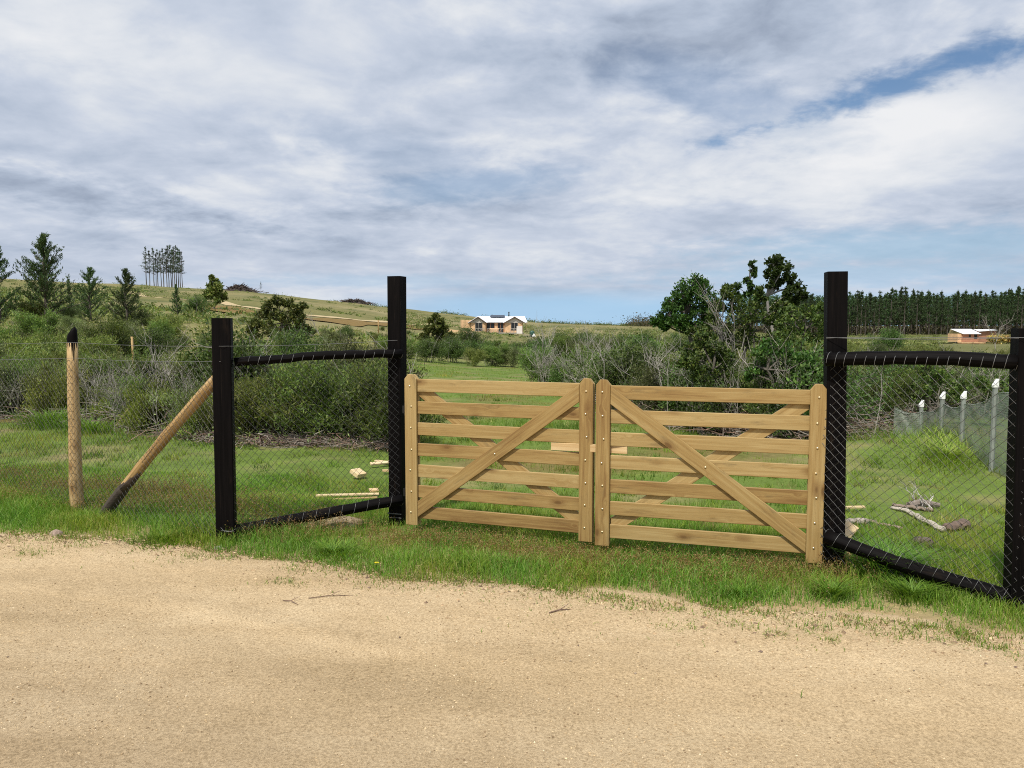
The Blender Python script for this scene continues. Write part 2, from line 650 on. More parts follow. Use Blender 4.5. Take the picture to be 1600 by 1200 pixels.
M['roofw'] = mat_plain('white_roof_sheet', (0.82, 0.84, 0.86), 0.4, 0.0, 0.05)
M['ply'] = mat_plain('new_timber_cladding', (0.66, 0.42, 0.23), 0.7, 0.0, 0.22, 1.2)
M['plyred'] = mat_plain('red_timber_cladding', (0.40, 0.20, 0.12), 0.7, 0.0, 0.2, 1.2)
M['gable'] = mat_plain('pale_gable_board', (0.55, 0.50, 0.44), 0.7, 0.0, 0.1, 1.0)
M['glass'] = mat_plain('dark_window_glass', (0.02, 0.022, 0.026), 0.12, 0.0, 0.2)
M['trim'] = mat_plain('dark_trim', (0.10, 0.06, 0.045), 0.7)
M['deckw'] = mat_plain('grey_deck_timber', (0.36, 0.33, 0.29), 0.8)
M['panel'] = mat_plain('solar_panel', (0.05, 0.06, 0.085), 0.35)
M['tank'] = mat_plain('green_tank_plastic', (0.03, 0.09, 0.06), 0.5)
M['whitep'] = mat_plain('white_paint', (0.85, 0.85, 0.82), 0.6, 0.0, 0.06, 20)
M['greyp'] = mat_plain('grey_post_paint', (0.25, 0.27, 0.24), 0.7, 0.0, 0.2, 12)
M['soilheap'] = mat_plain('heap_soil', (0.36, 0.27, 0.17), 0.95, 0.0, 0.35, 26, 0.6)
M['petal'] = mat_plain('yellow_petal', (0.90, 0.72, 0.02), 0.5, 0.0, 0.05)


def build_ground_mats():
    # ---- ground sheet
    m, N, b, out = mat_new('ground_soil_and_turf')
    g = N.n('ShaderNodeNewGeometry')
    P = g.outputs['Position']
    t = tint(N)
    f = N.noise(P, 14.0, 6, 0.65)
    f2 = N.noise(P, 1.7, 5, 0.6)
    mul = N.ramp(N.m('MULTIPLY_ADD', f2, 0.5, N.m('MULTIPLY', f, 0.5)), [(0.3, (0.62, 0.60, 0.55)), (0.5, (1, 1, 1)), (0.7, (1.35, 1.3, 1.2))])
    N.l(N.mix(1.0, t, mul, 'MULTIPLY'), b.inputs['Base Color'])
    b.inputs['Roughness'].default_value = 0.95
    b.inputs['Specular IOR Level'].default_value = 0.1
    bp = N.n('ShaderNodeBump')
    bp.inputs['Strength'].default_value = 0.6
    bp.inputs['Distance'].default_value = 0.03
    N.l(f, bp.inputs['Height'])
    N.l(bp.outputs[0], b.inputs['Normal'])
    M['ground'] = m
    # ---- dirt road
    m, N, b, out = mat_new('decomposed_granite_road')
    P = N.n('ShaderNodeNewGeometry').outputs['Position']
    a1 = N.noise(N.v('MULTIPLY', P, (0.35, 1.6, 1)), 1.0, 6, 0.6, 0.5)     # bands along the road
    a2 = N.noise(P, 3.0, 6, 0.65)
    a3 = N.noise(P, 75.0, 4, 0.75)
    a4 = N.noise(P, 260.0, 3, 0.7)
    f = N.m('MULTIPLY_ADD', a1, 0.45, N.m('MULTIPLY', a2, 0.25))
    f = N.m('MULTIPLY_ADD', a3, 0.30, f)
    c = N.ramp(f, [(0.30, (0.40, 0.287, 0.152)), (0.48, (0.56, 0.415, 0.240)), (0.62, (0.65, 0.50, 0.305)), (0.75, (0.70, 0.565, 0.365))])
    c = N.mix(1.0, c, N.ramp(a3, [(0.33, (0.70, 0.68, 0.65)), (0.5, (1, 1, 1)), (0.68, (1.22, 1.22, 1.22))]), 'MULTIPLY')
    c = N.mix(N.smooth(a4, 0.60, 0.74), c, (0.68, 0.54, 0.35))
    c = N.mix(N.m('MULTIPLY', N.smooth(a4, 0.41, 0.30), 0.8), c, (0.20, 0.125, 0.06))
    N.l(N.mix(1.0, c, tint(N), 'MULTIPLY'), b.inputs['Base Color'])
    b.inputs['Roughness'].default_value = 0.95
    b.inputs['Specular IOR Level'].default_value = 0.15
    bp = N.n('ShaderNodeBump')
    bp.inputs['Strength'].default_value = 1.0
    bp.inputs['Distance'].default_value = 0.012
    N.l(N.m('ADD', N.m('MULTIPLY', a3, 0.7), N.m('MULTIPLY', a4, 0.5)), bp.inputs['Height'])
    N.l(bp.outputs[0], b.inputs['Normal'])
    M['road'] = m
    # ---- shade net: woven plastic, half open
    m, N, b, out = mat_new('green_shade_net')
    uv = N.n('ShaderNodeUVMap').outputs[0]
    sx = N.n('ShaderNodeSeparateXYZ')
    N.l(uv, sx.inputs[0])
    wx = N.m('FRACT', N.m('MULTIPLY', sx.outputs[0], 45.0))
    wy = N.m('FRACT', N.m('MULTIPLY', sx.outputs[1], 38.0))
    th = N.m('MAXIMUM', N.m('LESS_THAN', wx, 0.16), N.m('LESS_THAN', wy, 0.30))
    n_ = N.noise(uv, 5.0, 5, 0.6)
    b.inputs['Roughness'].default_value = 0.6
    N.l(N.ramp(n_, [(0.3, (0.17, 0.21, 0.165)), (0.7, (0.31, 0.355, 0.285))]), b.inputs['Base Color'])
    tr = N.n('ShaderNodeBsdfTransparent')
    mx = N.n('ShaderNodeMixShader')
    N.l(N.m('MULTIPLY_ADD', th, 0.38, 0.50), mx.inputs[0])
    N.l(tr.outputs[0], mx.inputs[1])
    N.l(b.outputs[0], mx.inputs[2])
    N.l(mx.outputs[0], out.inputs[0])
    M['net'] = m


build_ground_mats()
# ------------------------------------------------------------------ ground, road, hillside track
RS = np.random.RandomState(11)


def lawn_tone(x, y):
    """real colour of the turf and soil, in patches"""
    n1 = fbm(x / 2.3, y / 2.3, 21)
    n2 = fbm(x / 0.8, y / 0.8, 22)
    n3 = fbm(x / 60, y / 25, 23)
    n4 = fbm(x / 9, y / 7, 24)
    green = np.array([0.125, 0.180, 0.038])
    dry = np.array([0.25, 0.20, 0.10])
    rust = np.array([0.20, 0.115, 0.055])
    c = green + (dry - green) * np.clip((n2 - .55) * 3.2, 0, .8)[:, None]
    c = c + (rust - c) * np.clip((n1 - .62) * 4, 0, .6)[:, None]
    r = np.hypot(x, y)
    hill = np.array([0.175, 0.165, 0.062]) + (np.array([0.27, 0.23, 0.115]) - np.array([0.175, 0.165, 0.062])) * np.clip((n3 - .35) * 2.5 + (n4 - .5) * 1.2, 0, 1)[:, None]
    grn = np.array([0.085, 0.105, 0.035])
    hill = hill + (grn - hill) * np.clip((n4 - .52) * 5, 0, .75)[:, None]
    rightw = np.clip((x / np.maximum(y, 1) - .12) / .2, 0, 1)[:, None]
    hill = hill + (np.array([0.120, 0.125, 0.045]) - hill) * rightw * .75
    w = np.clip((r - np.where(x / np.maximum(y, 1) < -.15, 15, 32)) / 25, 0, 1)[:, None]
    c = c * (1 - w) + hill * w
    # sandy soil along the road and under the verge
    dd = y - edge(x)
    ws = np.clip(1 - (dd - 0.1) / 0.75, 0, 1)[:, None] * np.clip(.35 + n2[:, None], 0, 1)
    return c + (np.array([0.36, 0.26, 0.145]) - c) * ws


def make_ground():
    rr = np.concatenate([np.linspace(0.0, 3.0, 7)[:-1], np.geomspace(3.0, 60, 210), np.geomspace(61, 700, 90), np.geomspace(760, 5500, 18)])
    aa = np.concatenate([np.linspace(-180, -64, 30)[:-1], np.linspace(-64, 64, 330), np.linspace(64, 180, 30)[1:]])
    aa = np.radians(aa)
    R, A = np.meshgrid(rr, aa, indexing='ij')
    x, y = (R * np.sin(A)).ravel(), (R * np.cos(A)).ravel()
    z = gz(x, y)
    z = np.where(y < edge(x) + 0.05, z - 0.012, z)
    nr, na = R.shape
    i, j = np.meshgrid(np.arange(nr - 1), np.arange(na - 1), indexing='ij')
    a = (i * na + j).ravel()
    g = G()
    g.add(np.c_[x, y, z], np.c_[a, a + na, a + na + 1, a + 1], None, lawn_tone(x, y))
    tag(g.obj('ground', M['ground'], None, True), kind='structure')


make_ground()


def road_z(x, y):
    e = edge(x)
    tracks = -0.022 * np.exp(-((e - y - 1.35) / 0.30) ** 2) - 0.022 * np.exp(-((e - y - 2.9) / 0.32) ** 2) + 0.02 * np.exp(-((e - y - .45) / .3) ** 2)
    rough = (fbm(x * 5, y * 5, 31, 5) - .5) * 0.020 * np.clip(1.5 - (e - y) / 1.2, .35, 1) + (fbm(x * 30, y * 30, 32, 2) - .5) * 0.006
    return 0.012 + tracks * 0.7 + rough + (fbm(x / 1.5, y / .6, 33) - .5) * .02


def make_road():
    g = G()
    xs = np.linspace(-14, 9, 900)
    # rows measured back from the ragged edge
    back = np.concatenate([np.linspace(-0.02, 3.6, 230), np.geomspace(3.65, 16, 40)])
    X, B = np.meshgrid(xs, back, indexing='ij')
    rag = (fbm(X * 1.6, X * 0 + 3, 41, 5) - .5) * 0.55 + (fbm(X * 9, X * 0 + 9, 42, 3) - .5) * .12
    Y = edge(X) - B + rag * np.exp(-B / 0.5)
    x, y = X.ravel(), Y.ravel()
    z = gz(x, y) + road_z(x, y) - 0.02 * np.exp(-B.ravel() / .05)
    # tone along the road: paler, loose sand at the sides, greyer where wheels run
    d = B.ravel() + (fbm(x / 2, y, 43) - .5) * .6
    t = 1.0 - 0.13 * np.clip((d - 1.2) / 1.0, 0, 1) + (fbm(x / 1.2, y * 1.5, 44) - .5) * .16 + (fbm(x / 4.0, d * 3.2, 45) - .5) * .12
    wd_ = B.ravel() + .10 * np.sin(x * .55) + (fbm(x / 1.5, y * 0 + 4, 46) - .5) * .25
    for c_, w_, a_ in ((.95, .07, -.07), (1.12, .05, .06), (1.45, .09, -.06), (2.15, .08, -.06), (2.32, .06, .05), (2.62, .08, -.05), (3.2, .1, .05)):
        t = t + a_ * np.exp(-((wd_ - c_) / w_) ** 2) * np.clip(fbm(x / 1.8, y * 0 + c_ * 7, 47) * 2.2 - .4, 0, 1)
    cool = np.clip((d - 1.5) / 1.5, 0, 1)
    col = np.c_[t, t * (1 - .005 * cool), t * (1 + .02 * cool)]
    na = len(back)
    i, j = np.meshgrid(np.arange(len(xs) - 1), np.arange(na - 1), indexing='ij')
    a = (i * na + j).ravel()
    g.add(np.c_[x, y, z], np.c_[a, a + 1, a + na + 1, a + na], None, col)
    tag(g.obj('dirt_road', M['road'], None, True), kind='structure')


make_road()


def make_gravel():
    n = 95000
    x = RS.uniform(-6.0, 4.6, n)
    e = edge(x)
    d = RS.uniform(-0.15, 1, n) ** 1.0 * 4.2
    y = e - d
    ok = (y > 1.9) & (np.abs(x) < y * 0.75 + .4)
    den = fbm(x * 1.1, y * 1.9, 51)
    ok &= RS.rand(n) < np.clip((den - .22) * 2.3, 0.05, 1)
    x, y, d = x[ok], y[ok], d[ok]
    n = len(x)
    s = 0.0016 + 0.0042 * RS.rand(n) ** 3.0
    big = RS.rand(n) < 0.0012
    s = np.where(big, RS.uniform(.006, .010, n), s)
    z = gz(x, y) + np.where(d > 0, road_z(x, y), 0.0) + s * 0.25
    base = np.array([[1, 0, 0], [-1, 0, 0], [0, 1, 0], [0, -1, 0], [0, 0, .7], [0, 0, -.7]])
    V = base[None] * s[:, None, None] * RS.uniform(.65, 1.4, (n, 6, 1))
    an = RS.uniform(0, 6.28, n)
    ca, sa = np.cos(an)[:, None], np.sin(an)[:, None]
    V = np.stack([V[..., 0] * ca - V[..., 1] * sa, V[..., 0] * sa + V[..., 1] * ca, V[..., 2]], -1)
    V += np.c_[x, y, z][:, None]
    tri = np.array([[0, 2, 4], [2, 1, 4], [1, 3, 4], [3, 0, 4], [2, 0, 5], [1, 2, 5], [3, 1, 5], [0, 3, 5]])
    T = (tri[None] + (np.arange(n) * 6)[:, None, None]).reshape(-1, 3)
    c = pick(RS, n, [(.52, .38, .21), (.60, .46, .27), (.40, .28, .15), (.50, .37, .21), (.62, .50, .33), (.24, .16, .085)], .15)
    c = np.where(big[:, None], pick(RS, n, [(.16, .11, .08), (.26, .2, .14)]), c)
    g = G()
    g.add(V.reshape(-1, 3), None, T, np.repeat(c, 6, 0))
    tag(g.obj('gravel', M['stone']), 'fine pale gravel scattered over the sandy road', 'gravel', kind='stuff')


make_gravel()


def make_clods():
    g = G()
    n = 2600
    x = RS.uniform(-5, 4.4, n)
    d = np.abs(RS.normal(0, .22, n)) + .03
    y = edge(x) - d
    ok = fbm(x * 1.3, y * 2, 57) > np.where(x > -1.2, .44, .56)
    x, y = x[ok], y[ok]
    n = len(x)
    z = gz(x, y) + road_z(x, y)
    s = .004 + .012 * RS.rand(n) ** 3
    base = np.array([[1, 0, 0], [-1, 0, 0], [0, 1, 0], [0, -1, 0], [0, 0, .6], [0, 0, -.6]])
    V = base[None] * s[:, None, None] * RS.uniform(.6, 1.5, (n, 6, 1)) + np.c_[x, y, z][:, None]
    tri = np.array([[0, 2, 4], [2, 1, 4], [1, 3, 4], [3, 0, 4], [2, 0, 5], [1, 2, 5], [3, 1, 5], [0, 3, 5]])
    T = (tri[None] + (np.arange(n) * 6)[:, None, None]).reshape(-1, 3)
    g.add(V.reshape(-1, 3), None, T, np.repeat(pick(RS, n, [(.42, .29, .16), (.30, .20, .11), (.20, .13, .08), (.50, .37, .22)]), 6, 0))
    tag(g.obj('soil_crumbs', M['stone']), 'loose crumbs of darker soil along the grassy edge of the road', 'soil', kind='stuff')


make_clods()


def blades(g, x, y, H, W, col, lean=0.5, seg=2, z0=None):
    n = len(x)
    z = gz(x, y) - 0.01 if z0 is None else z0
    an = RS.uniform(0, 2 * np.pi, n)
    ld = RS.uniform(0, 2 * np.pi, n)
    lw = lean * H * RS.uniform(.15, 1.0, n)
    side = np.c_[np.cos(an), np.sin(an), np.zeros(n)] * (W / 2)[:, None]
    ln = np.c_[np.cos(ld), np.sin(ld), np.zeros(n)] * lw[:, None]
    B = np.c_[x, y, z]
    up = np.c_[np.zeros(n), np.zeros(n), H]
    if seg == 1:
        V = np.stack([B - side, B + side, B + up + ln], 1).reshape(-1, 3)
        g.add(V, None, np.arange(n * 3).reshape(n, 3), np.repeat(col, 3, 0))
    else:
        Mi = B + up * .6 + ln * .35
        V = np.stack([B - side, B + side, Mi + side * .75, Mi - side * .75, B + up * (1 - lean * .18) + ln], 1).reshape(-1, 3)
        k = (np.arange(n) * 5)[:, None]
        g.add(V, k + np.array([[0, 1, 2, 3]]), k + np.array([[3, 2, 4]]), np.repeat(col, 5, 0))


GREENS = [(.135, .21, .028), (.10, .175, .024), (.18, .245, .036), (.145, .22, .050), (.22, .26, .05), (.30, .28, .12)]
LAWNG = [(.165, .215, .028), (.13, .19, .022), (.20, .235, .040), (.21, .23, .045), (.31, .27, .10)]
RUST = [(.27, .14, .070), (.22, .115, .055), (.32, .20, .11), (.22, .15, .08)]


def make_grass():
    # verge: rank grass between the road and a little beyond the fence
    g = G()
    n = 340000
    x = RS.uniform(-7.4, 6.6, n)
    d = RS.uniform(-0.10, 2.6, n)
    y = edge(x) + d + (fbm(x * 1.6, x * 0 + 3, 41, 5) - .5) * 0.55 * np.exp(-np.abs(d) / .5)
    gateway = np.clip(1 - np.abs((x - .55) / 1.75) ** 4, 0, 1)
    den = fbm(x * 1.7, y * 1.7, 61)
    keep = np.clip((den - .24) * 3.4, 0.0, 1) * np.clip((d + .1) / .16, 0, 1)
    keep *= 1 - .45 * gateway * np.clip((d - .15) / .3, 0, 1)
    ok = (RS.rand(n) < keep) & (np.abs(x) < y * .85 + 1.6)
    x, y, d, den = x[ok], y[ok], d[ok], den[ok]
    gw = np.clip(1 - np.abs((x - .55) / 1.75) ** 4, 0, 1)
    n = len(x)
    tall = fbm(x * .9, y * 1.2, 62)
    H = (0.035 + 0.105 * np.clip((tall - .25) * 2.2, 0, 1)) * RS.uniform(.5, 1.5, n) * (1 - .35 * gw * np.clip(d / .5, 0, 1))
    H *= np.clip(.45 + d * 2.2, .45, 1) * np.clip(1.6 - d / 2.2, .6, 1)
    col = pick(RS, n, GREENS)
    hue = fbm(x * 2.1, y * 2.1, 63)
    col[:, 0] *= .85 + .5 * np.clip((hue - .4) * 2, 0, 1)
    col *= np.array([1.10, 1.17, 1.05])
    blueish = (RS.rand(n) < .5) & (d < .35)
    col[blueish] = col[blueish] * np.array([1.0, .97, 1.05])
    blades(g, x, y, H, RS.uniform(.0025, .005, n), col, .75)
    tag(g.obj('verge_grass', M['grass']), 'rank green grass on the verge between road and fence', 'grass', kind='stuff')

    # rusty sorrel heads standing in the verge
    g = G()
    spots = [gnd(*q) for q in [(420, 845), (470, 820), (520, 835), (200, 800), (30, 790), (300, 790), (380, 800), (240, 770),
                               (860, 872), (780, 860), (960, 895), (1080, 890), (1180, 895), (1240, 885), (1130, 912), (700, 850),
                               (650, 850), (10, 755), (1260, 905), (150, 770), (330, 815), (80, 775), (905, 880), (1020, 880)]]
    xs, ys, hs = [], [], []
    for s_ in spots:
        k = RS.randint(130, 420)
        xs.append(s_.x + RS.normal(0, .28, k))
        ys.append(s_.y + RS.normal(0, .13, k))
    x, y = np.concatenate(xs), np.concatenate(ys)
    ok = y > edge(x) + .12
    x, y = x[ok], y[ok]
    n = len(x)
    gw = np.clip(1 - np.abs((x - .55) / 1.75) ** 4, 0, 1)
    H = RS.uniform(.09, .24, n) * (1 - .5 * gw)
    z = gz(x, y) - .01
    blades(g, x, y, H, np.full(n, .0022), pick(RS, n, RUST + [(.2, .19, .07)]), .45)
    k = 5
    cx, cy = np.repeat(x, k), np.repeat(y, k)
    C = np.c_[cx + RS.normal(0, .010, n * k), cy + RS.normal(0, .010, n * k), np.repeat(z + H * .92, k) - RS.rand(n * k) * np.repeat(H, k) * .4]
    leaves(g, RS, C, .013, .006, pick(RS, n * k, RUST), None)
    tag(g.obj('sorrel', M['grass']), 'rusty red sorrel seed heads among the verge grass', 'weeds', kind='stuff')

    # lawn behind the fence
    g = G()
    n = 450000
    y = 4.6 + (40 - 4.6) * RS.rand(n) ** 2.1
    x = RS.uniform(-1, 1, n) * (y * .74 + 1.4)
    den = fbm(x / .8, y / .8, 22)
    d = y - edge(x)
    keep = np.clip(1 - (den - .47) * 5.0, .08, 1) * (d > .9) * np.clip((fbm(x * 3, y * 3, 77) - .25) * 3, .15, 1)
    keep *= ((y < 14) | (np.abs(x + 1.0) < 6 + (y - 14) * .2))
    ok = RS.rand(n) < keep
    x, y = x[ok], y[ok]
    n = len(x)
    far = np.clip((y - 7) / 20, 0, 1)
    tall = fbm(x / 1.1, y / 1.1, 71)
    bank = np.exp(-((x - 5.6) / 1.6) ** 2 - ((y - 9.7) / 1.0) ** 2)
    H = (.018 + .065 * np.clip((tall - .35) * 2.6, 0, 1)) * RS.uniform(.6, 1.5, n) * (1 + 2.2 * bank) * (1 + .3 * far)
    strip = np.exp(-((y - (10.9 + .25 * (x + 3))) / .8) ** 2) * (x > -2.0) * (x < 3.6)
    H *= 1 + 1.8 * strip
    W = .004 + .012 * far
    col = pick(RS, n, LAWNG)
    hue = fbm(x / 1.6, y / 1.6, 72)
    col[:, 0] *= .8 + .6 * np.clip((hue - .35) * 2, 0, 1)
    rs_ = fbm(x / 2.3, y / 2.3, 21)
    red = RS.rand(n) < np.clip((rs_ - .60) * 3, 0, .35)
    col *= (.72 + .6 * fbm(x * 1.3, y * 1.3, 78))[:, None]
    col[red] = pick(RS, int(red.sum()), RUST + [(.25, .2, .1)])
    col *= (1 - .25 * strip)[:, None] * np.array([1, 1, 1])
    blades(g, x, y, H, W * RS.uniform(.7, 1.3, n), col, .7, 1)
    # coarser tufts and weeds standing out of the turf
    m_ = 2600
    ty = 4.8 + 17 * RS.rand(m_) ** 1.6
    tx = RS.uniform(-1, 1, m_) * (ty * .72 + .6)
    okt = (ty - edge(tx) > .9) & (fbm(tx / 1.4, ty / 1.4, 79) > .40)
    tx, ty = tx[okt], ty[okt]
    m_, q_ = len(tx), 34
    sp_ = RS.uniform(.03, .11, m_)
    bx, by = np.repeat(tx, q_) + RS.normal(0, 1, m_ * q_) * np.repeat(sp_, q_), np.repeat(ty, q_) + RS.normal(0, 1, m_ * q_) * np.repeat(sp_, q_)
    hh = np.repeat(RS.uniform(.03, .11, m_), q_) * RS.uniform(.5, 1.3, m_ * q_)
    tc_ = np.repeat(pick(RS, m_, GREENS + LAWNG + [(.26, .19, .10), (.07, .12, .03)], .3), q_, 0) * RS.uniform(.8, 1.2, (m_ * q_, 1))
    blades(g, bx, by, hh, np.repeat(.004 + .0006 * ty, q_), tc_, .8, 1)
    tag(g.obj('lawn_grass', M['grass']), 'short patchy green grass of the plot behind the gate', 'grass', kind='stuff')

    # small weeds creeping onto the sand
    g = G()
    pts = [(45, 868), (60, 872), (130, 858), (300, 872), (350, 875), (455, 890), (440, 915), (470, 918), (640, 908), (565, 887), (710, 912),
           (860, 922), (900, 930), (960, 940), (1000, 950), (1040, 985), (1075, 990), (1060, 960), (1110, 970), (1150, 985), (1180, 990),
           (1210, 1000), (1270, 990), (1300, 1010), (1340, 985), (1380, 1000), (1420, 995), (1460, 1010), (1480, 985), (1520, 1008), (1560, 1020),
           (1590, 1035), (1500, 995), (1440, 985), (1240, 975), (1180, 965), (980, 960), (930, 945)]
    for (px, py) in pts:
        q = gnd(px + RS.uniform(-8, 8), py)
        k = RS.randint(40, 130)
        sp = RS.uniform(.03, .09)
        x, y = q.x + RS.normal(0, sp, k), q.y + RS.normal(0, sp * .7, k)
        H = RS.uniform(.015, .065, k)
        blades(g, x, y, H, np.full(k, .0045), pick(RS, k, GREENS + [(.2, .2, .09), (.3, .2, .1)]), 1.3, 2, gz(x, y) + .008)
    k = 9000
    x = RS.uniform(-5, 4, k)
    y = edge(x) - np.abs(RS.normal(0, .26, k))
    keep = fbm(x * 1.5, y * 3, 81) > np.where(x > 0, .44, .53)
    x, y = x[keep], y[keep]
    k = len(x)
    blades(g, x, y, RS.uniform(.012, .05, k), np.full(k, .0045), pick(RS, k, GREENS + [(.22, .15, .07)] * 3), 1.2, 2, gz(x, y) + .008)
    tag(g.obj('road_weeds', M['grass']), 'small sparse weeds creeping over the sandy edge of the road', 'weeds', kind='stuff')


make_grass()


def strip_on_ground(name, pts, w, mat, col, lift=0.08):
    g = G()
    P = np.array([(p.x, p.y) for p in pts])
    t = np.linspace(0, len(P) - 1, 60)
    X, Y = np.interp(t, np.arange(len(P)), P[:, 0]), np.interp(t, np.arange(len(P)), P[:, 1])
    T = np.gradient(np.c_[X, Y], axis=0)
    T /= np.linalg.norm(T, axis=1)[:, None]
    Nn = np.c_[-T[:, 1], T[:, 0]]
    V = []
    for s_ in np.linspace(-.5, .5, 5):
        q = np.c_[X, Y] + Nn * s_ * w
        V.append(np.c_[q, gz(q[:, 0], q[:, 1]) + lift])
    V = np.stack(V, 1).reshape(-1, 3)
    i, j = np.meshgrid(np.arange(59), np.arange(4), indexing='ij')
    a = (i * 5 + j).ravel()
    g.add(V, np.c_[a, a + 5, a + 6, a + 1], None, col)
    return g.obj(name, mat, None, True)


def hit(px, py, lo=20, hi=340):
    """where the line of sight meets the hillside"""
    ys = np.geomspace(lo, hi, 400)
    d = ray(px, py)
    x = d.x / d.y * ys
    z = CH + d.z / d.y * ys
    below = z < gz(x, ys)
    if below.any():
        k = int(np.argmax(below))
        return Vector((x[k], ys[k], 0))
    return Vector((x[-1], ys[-1], 0))


tag(strip_on_ground('dirt_track', [hit(*q) for q in [(150, 452), (215, 461), (270, 467), (340, 471), (400, 483), (475, 493), (540, 498), (600, 503), (665, 508), (720, 511)]],
                    2.8, M['ground'], (0.48, 0.38, 0.22)), kind='structure')
tag(strip_on_ground('soil_bank', [hit(*q) for q in [(330, 478), (400, 491), (475, 499), (540, 503), (600, 508), (660, 513)]],
                    7.0, M['ground'], (0.20, 0.135, 0.05), 0.12), kind='structure')
tag(strip_on_ground('house_yard', [hit(*q) for q in [(705, 521), (722, 518), (735, 520)]], 5, M['ground'], (0.50, 0.33, 0.17), 0.15), kind='structure')
tag(strip_on_ground('field', [hit(*q) for q in [(1335, 535), (1400, 536), (1500, 535)]], 14, M['ground'], (0.22, 0.22, 0.075), 0.2), kind='structure')
# ------------------------------------------------------------------ the two gate leaves
GH = 1.20
yl = dist_h(636, 582, 817, GH)
ym1 = dist_h(926, 592, 848, GH)
ym2 = dist_h(930, 591, 850, GH)
yr = dist_h(1284, 600, 881, GH)
LA, LB = at(636, 817, yl), at(926, 848, ym1)
RA, RB = at(930, 850, ym2), at(1284, 881, yr)
print('gate pts', LA, LB, RA, RB)


def lerp_post(A, B, s):
    return A + (B - A) * s


def arr(*v):
    return np.array(v, float)


def disc_cap(g, c, n, r, h, k=8):
    """low dome: a bolt head"""
    c, n = np.asarray(c, float), np.asarray(n, float)
    u = np.cross(n, (0.3, 0.1, 0.9))
    u /= np.linalg.norm(u)
    v = np.cross(n, u)
    an = np.arange(k) * 2 * np.pi / k
    ring = lambda rr, hh: c + rr * (np.cos(an)[:, None] * u + np.sin(an)[:, None] * v) + n * hh
    V = np.concatenate([ring(r, 0), ring(r * .8, h * .7), [c + n * h]])
    Q = [(i, (i + 1) % k, k + (i + 1) % k, k + i) for i in range(k)]
    T = [(k + i, k + (i + 1) % k, 2 * k) for i in range(k)]
    g.add(V, Q, T)


def make_gate(A, B, rise_to_right, label, hinge_at_left, seed):
    rs = np.random.RandomState(seed)
    A, B = Vector((A.x, A.y, A.z)), Vector((B.x, B.y, B.z))
    Lg = (B.xy - A.xy).length
    rz = math.atan2(B.y - A.y, B.x - A.x)
    zb = max(.03, (A.z + B.z) / 2)
    root = empty('wooden_gate', (A.x, A.y, zb), rz, label, 'gate', 'pair of wooden gate leaves')
    SW, T = 0.102, 0.022
    zs = [GH - 0.046 - 0.099 - i * (GH - 0.046 - 0.054 - 0.099) / 6 for i in range(7)]
    out = [(0, 0), (SW, 0), (SW, GH - .042), (SW * .70, GH - .004), (SW * .30, GH - .004), (0, GH - .042)]
    for x0 in (0, Lg - SW):
        for y0 in (-T, T):
            g = G()
            o2 = out if y0 < 0 else [(x, z if z < .1 else z - .004) for x, z in out]
            slab(g, [(z, x) for x, z in o2], (x0, y0, 0), (0, 0, 1), (1, 0, 0), (0, 1, 0), T - .0005, .003, 0, rs.rand() * 9)
            g.obj('stile', M['pine'], root)
    for i, z in enumerate(zs):
        g = G()
        dz = rs.uniform(-.004, .004)
        box(g, .004, Lg - .004, 0, T - .0005, z + dz, z + dz + .099 + rs.uniform(-.002, .002), .003, 0, v0=rs.rand() * 9)
        g.obj('bar', M['pine'], root)
    # braces: front one butts between the stiles, the rear one crosses it behind the bars
    bw = 0.098
    zl, zh = zs[6] + .012, zs[0] + .099 - .004
    x0, x1 = SW + .002, Lg - SW - .002
    hv = bw * math.hypot(1, (zh - zl) / (x1 - x0))

    def brace(up, y0, name):
        g = G()
        P = [(x0, zl), (x1, zh - hv), (x1, zh), (x0, zl + hv)] if up else [(x0, zh - hv), (x1, zl), (x1, zl + hv), (x0, zh)]
        # straight slab drawn in its own slanted axes so that the grain follows the brace
        p0, p1 = arr(*P[0]), arr(*P[1])
        a = (p1 - p0) / np.linalg.norm(p1 - p0)
        b = arr(-a[1], a[0])
        o2 = [((arr(*q) - p0).dot(a), (arr(*q) - p0).dot(b)) for q in P]
        slab(g, o2, (p0[0], y0, p0[1]), (a[0], 0, a[1]), (b[0], 0, b[1]), (0, 1, 0), T - .001, .003, 0, rs.rand() * 9)
        o = g.obj(name, M['pine'], root)
        o['label'] = 'diagonal brace board in front of the bars' if y0 < 0 else 'diagonal brace board behind the bars'
    brace(rise_to_right, -T, 'brace')
    brace(not rise_to_right, T, 'brace')
    g = G()
    disc_cap(g, (0, 0, 0), (0, -1, 0), .0085, .006)
    bolt = None
    pos = [(x0_ + SW * .5 + rs.uniform(-.008, .008), z + .05 + rs.uniform(-.006, .006)) for x0_ in (0, Lg - SW) for z in zs]
    pos.append((Lg * .5, (zl + zh) / 2))
    for (px, pz) in pos:
        if bolt is None:
            bolt = g.obj('bolt_head', M['brass'], root, True)
            o = bolt
        else:
            o = bolt.copy()
            COL.objects.link(o)
        o.location = (px, -T, pz)
    for z in (zs[1] - .01, zs[5] - .01):
        g = G()
        xa = -.055 if hinge_at_left else Lg - .012
        box(g, xa, xa + .067, T * 2 + .001, T * 2 + .008, z, z + .06, .001)
        hx = -.012 if hinge_at_left else Lg + .012
        tube(g, [(hx, .012, z - .012), (hx, .012, z + .08)], .010, 8)
        g.obj('hinge', M['hinge'], root)
    return root


make_gate(LA, LB, True, 'left leaf of the new wooden farm gate, brace rising to the right', True, 3)
make_gate(RA, RB, False, 'right leaf of the new wooden farm gate, brace falling to the right', False, 4)
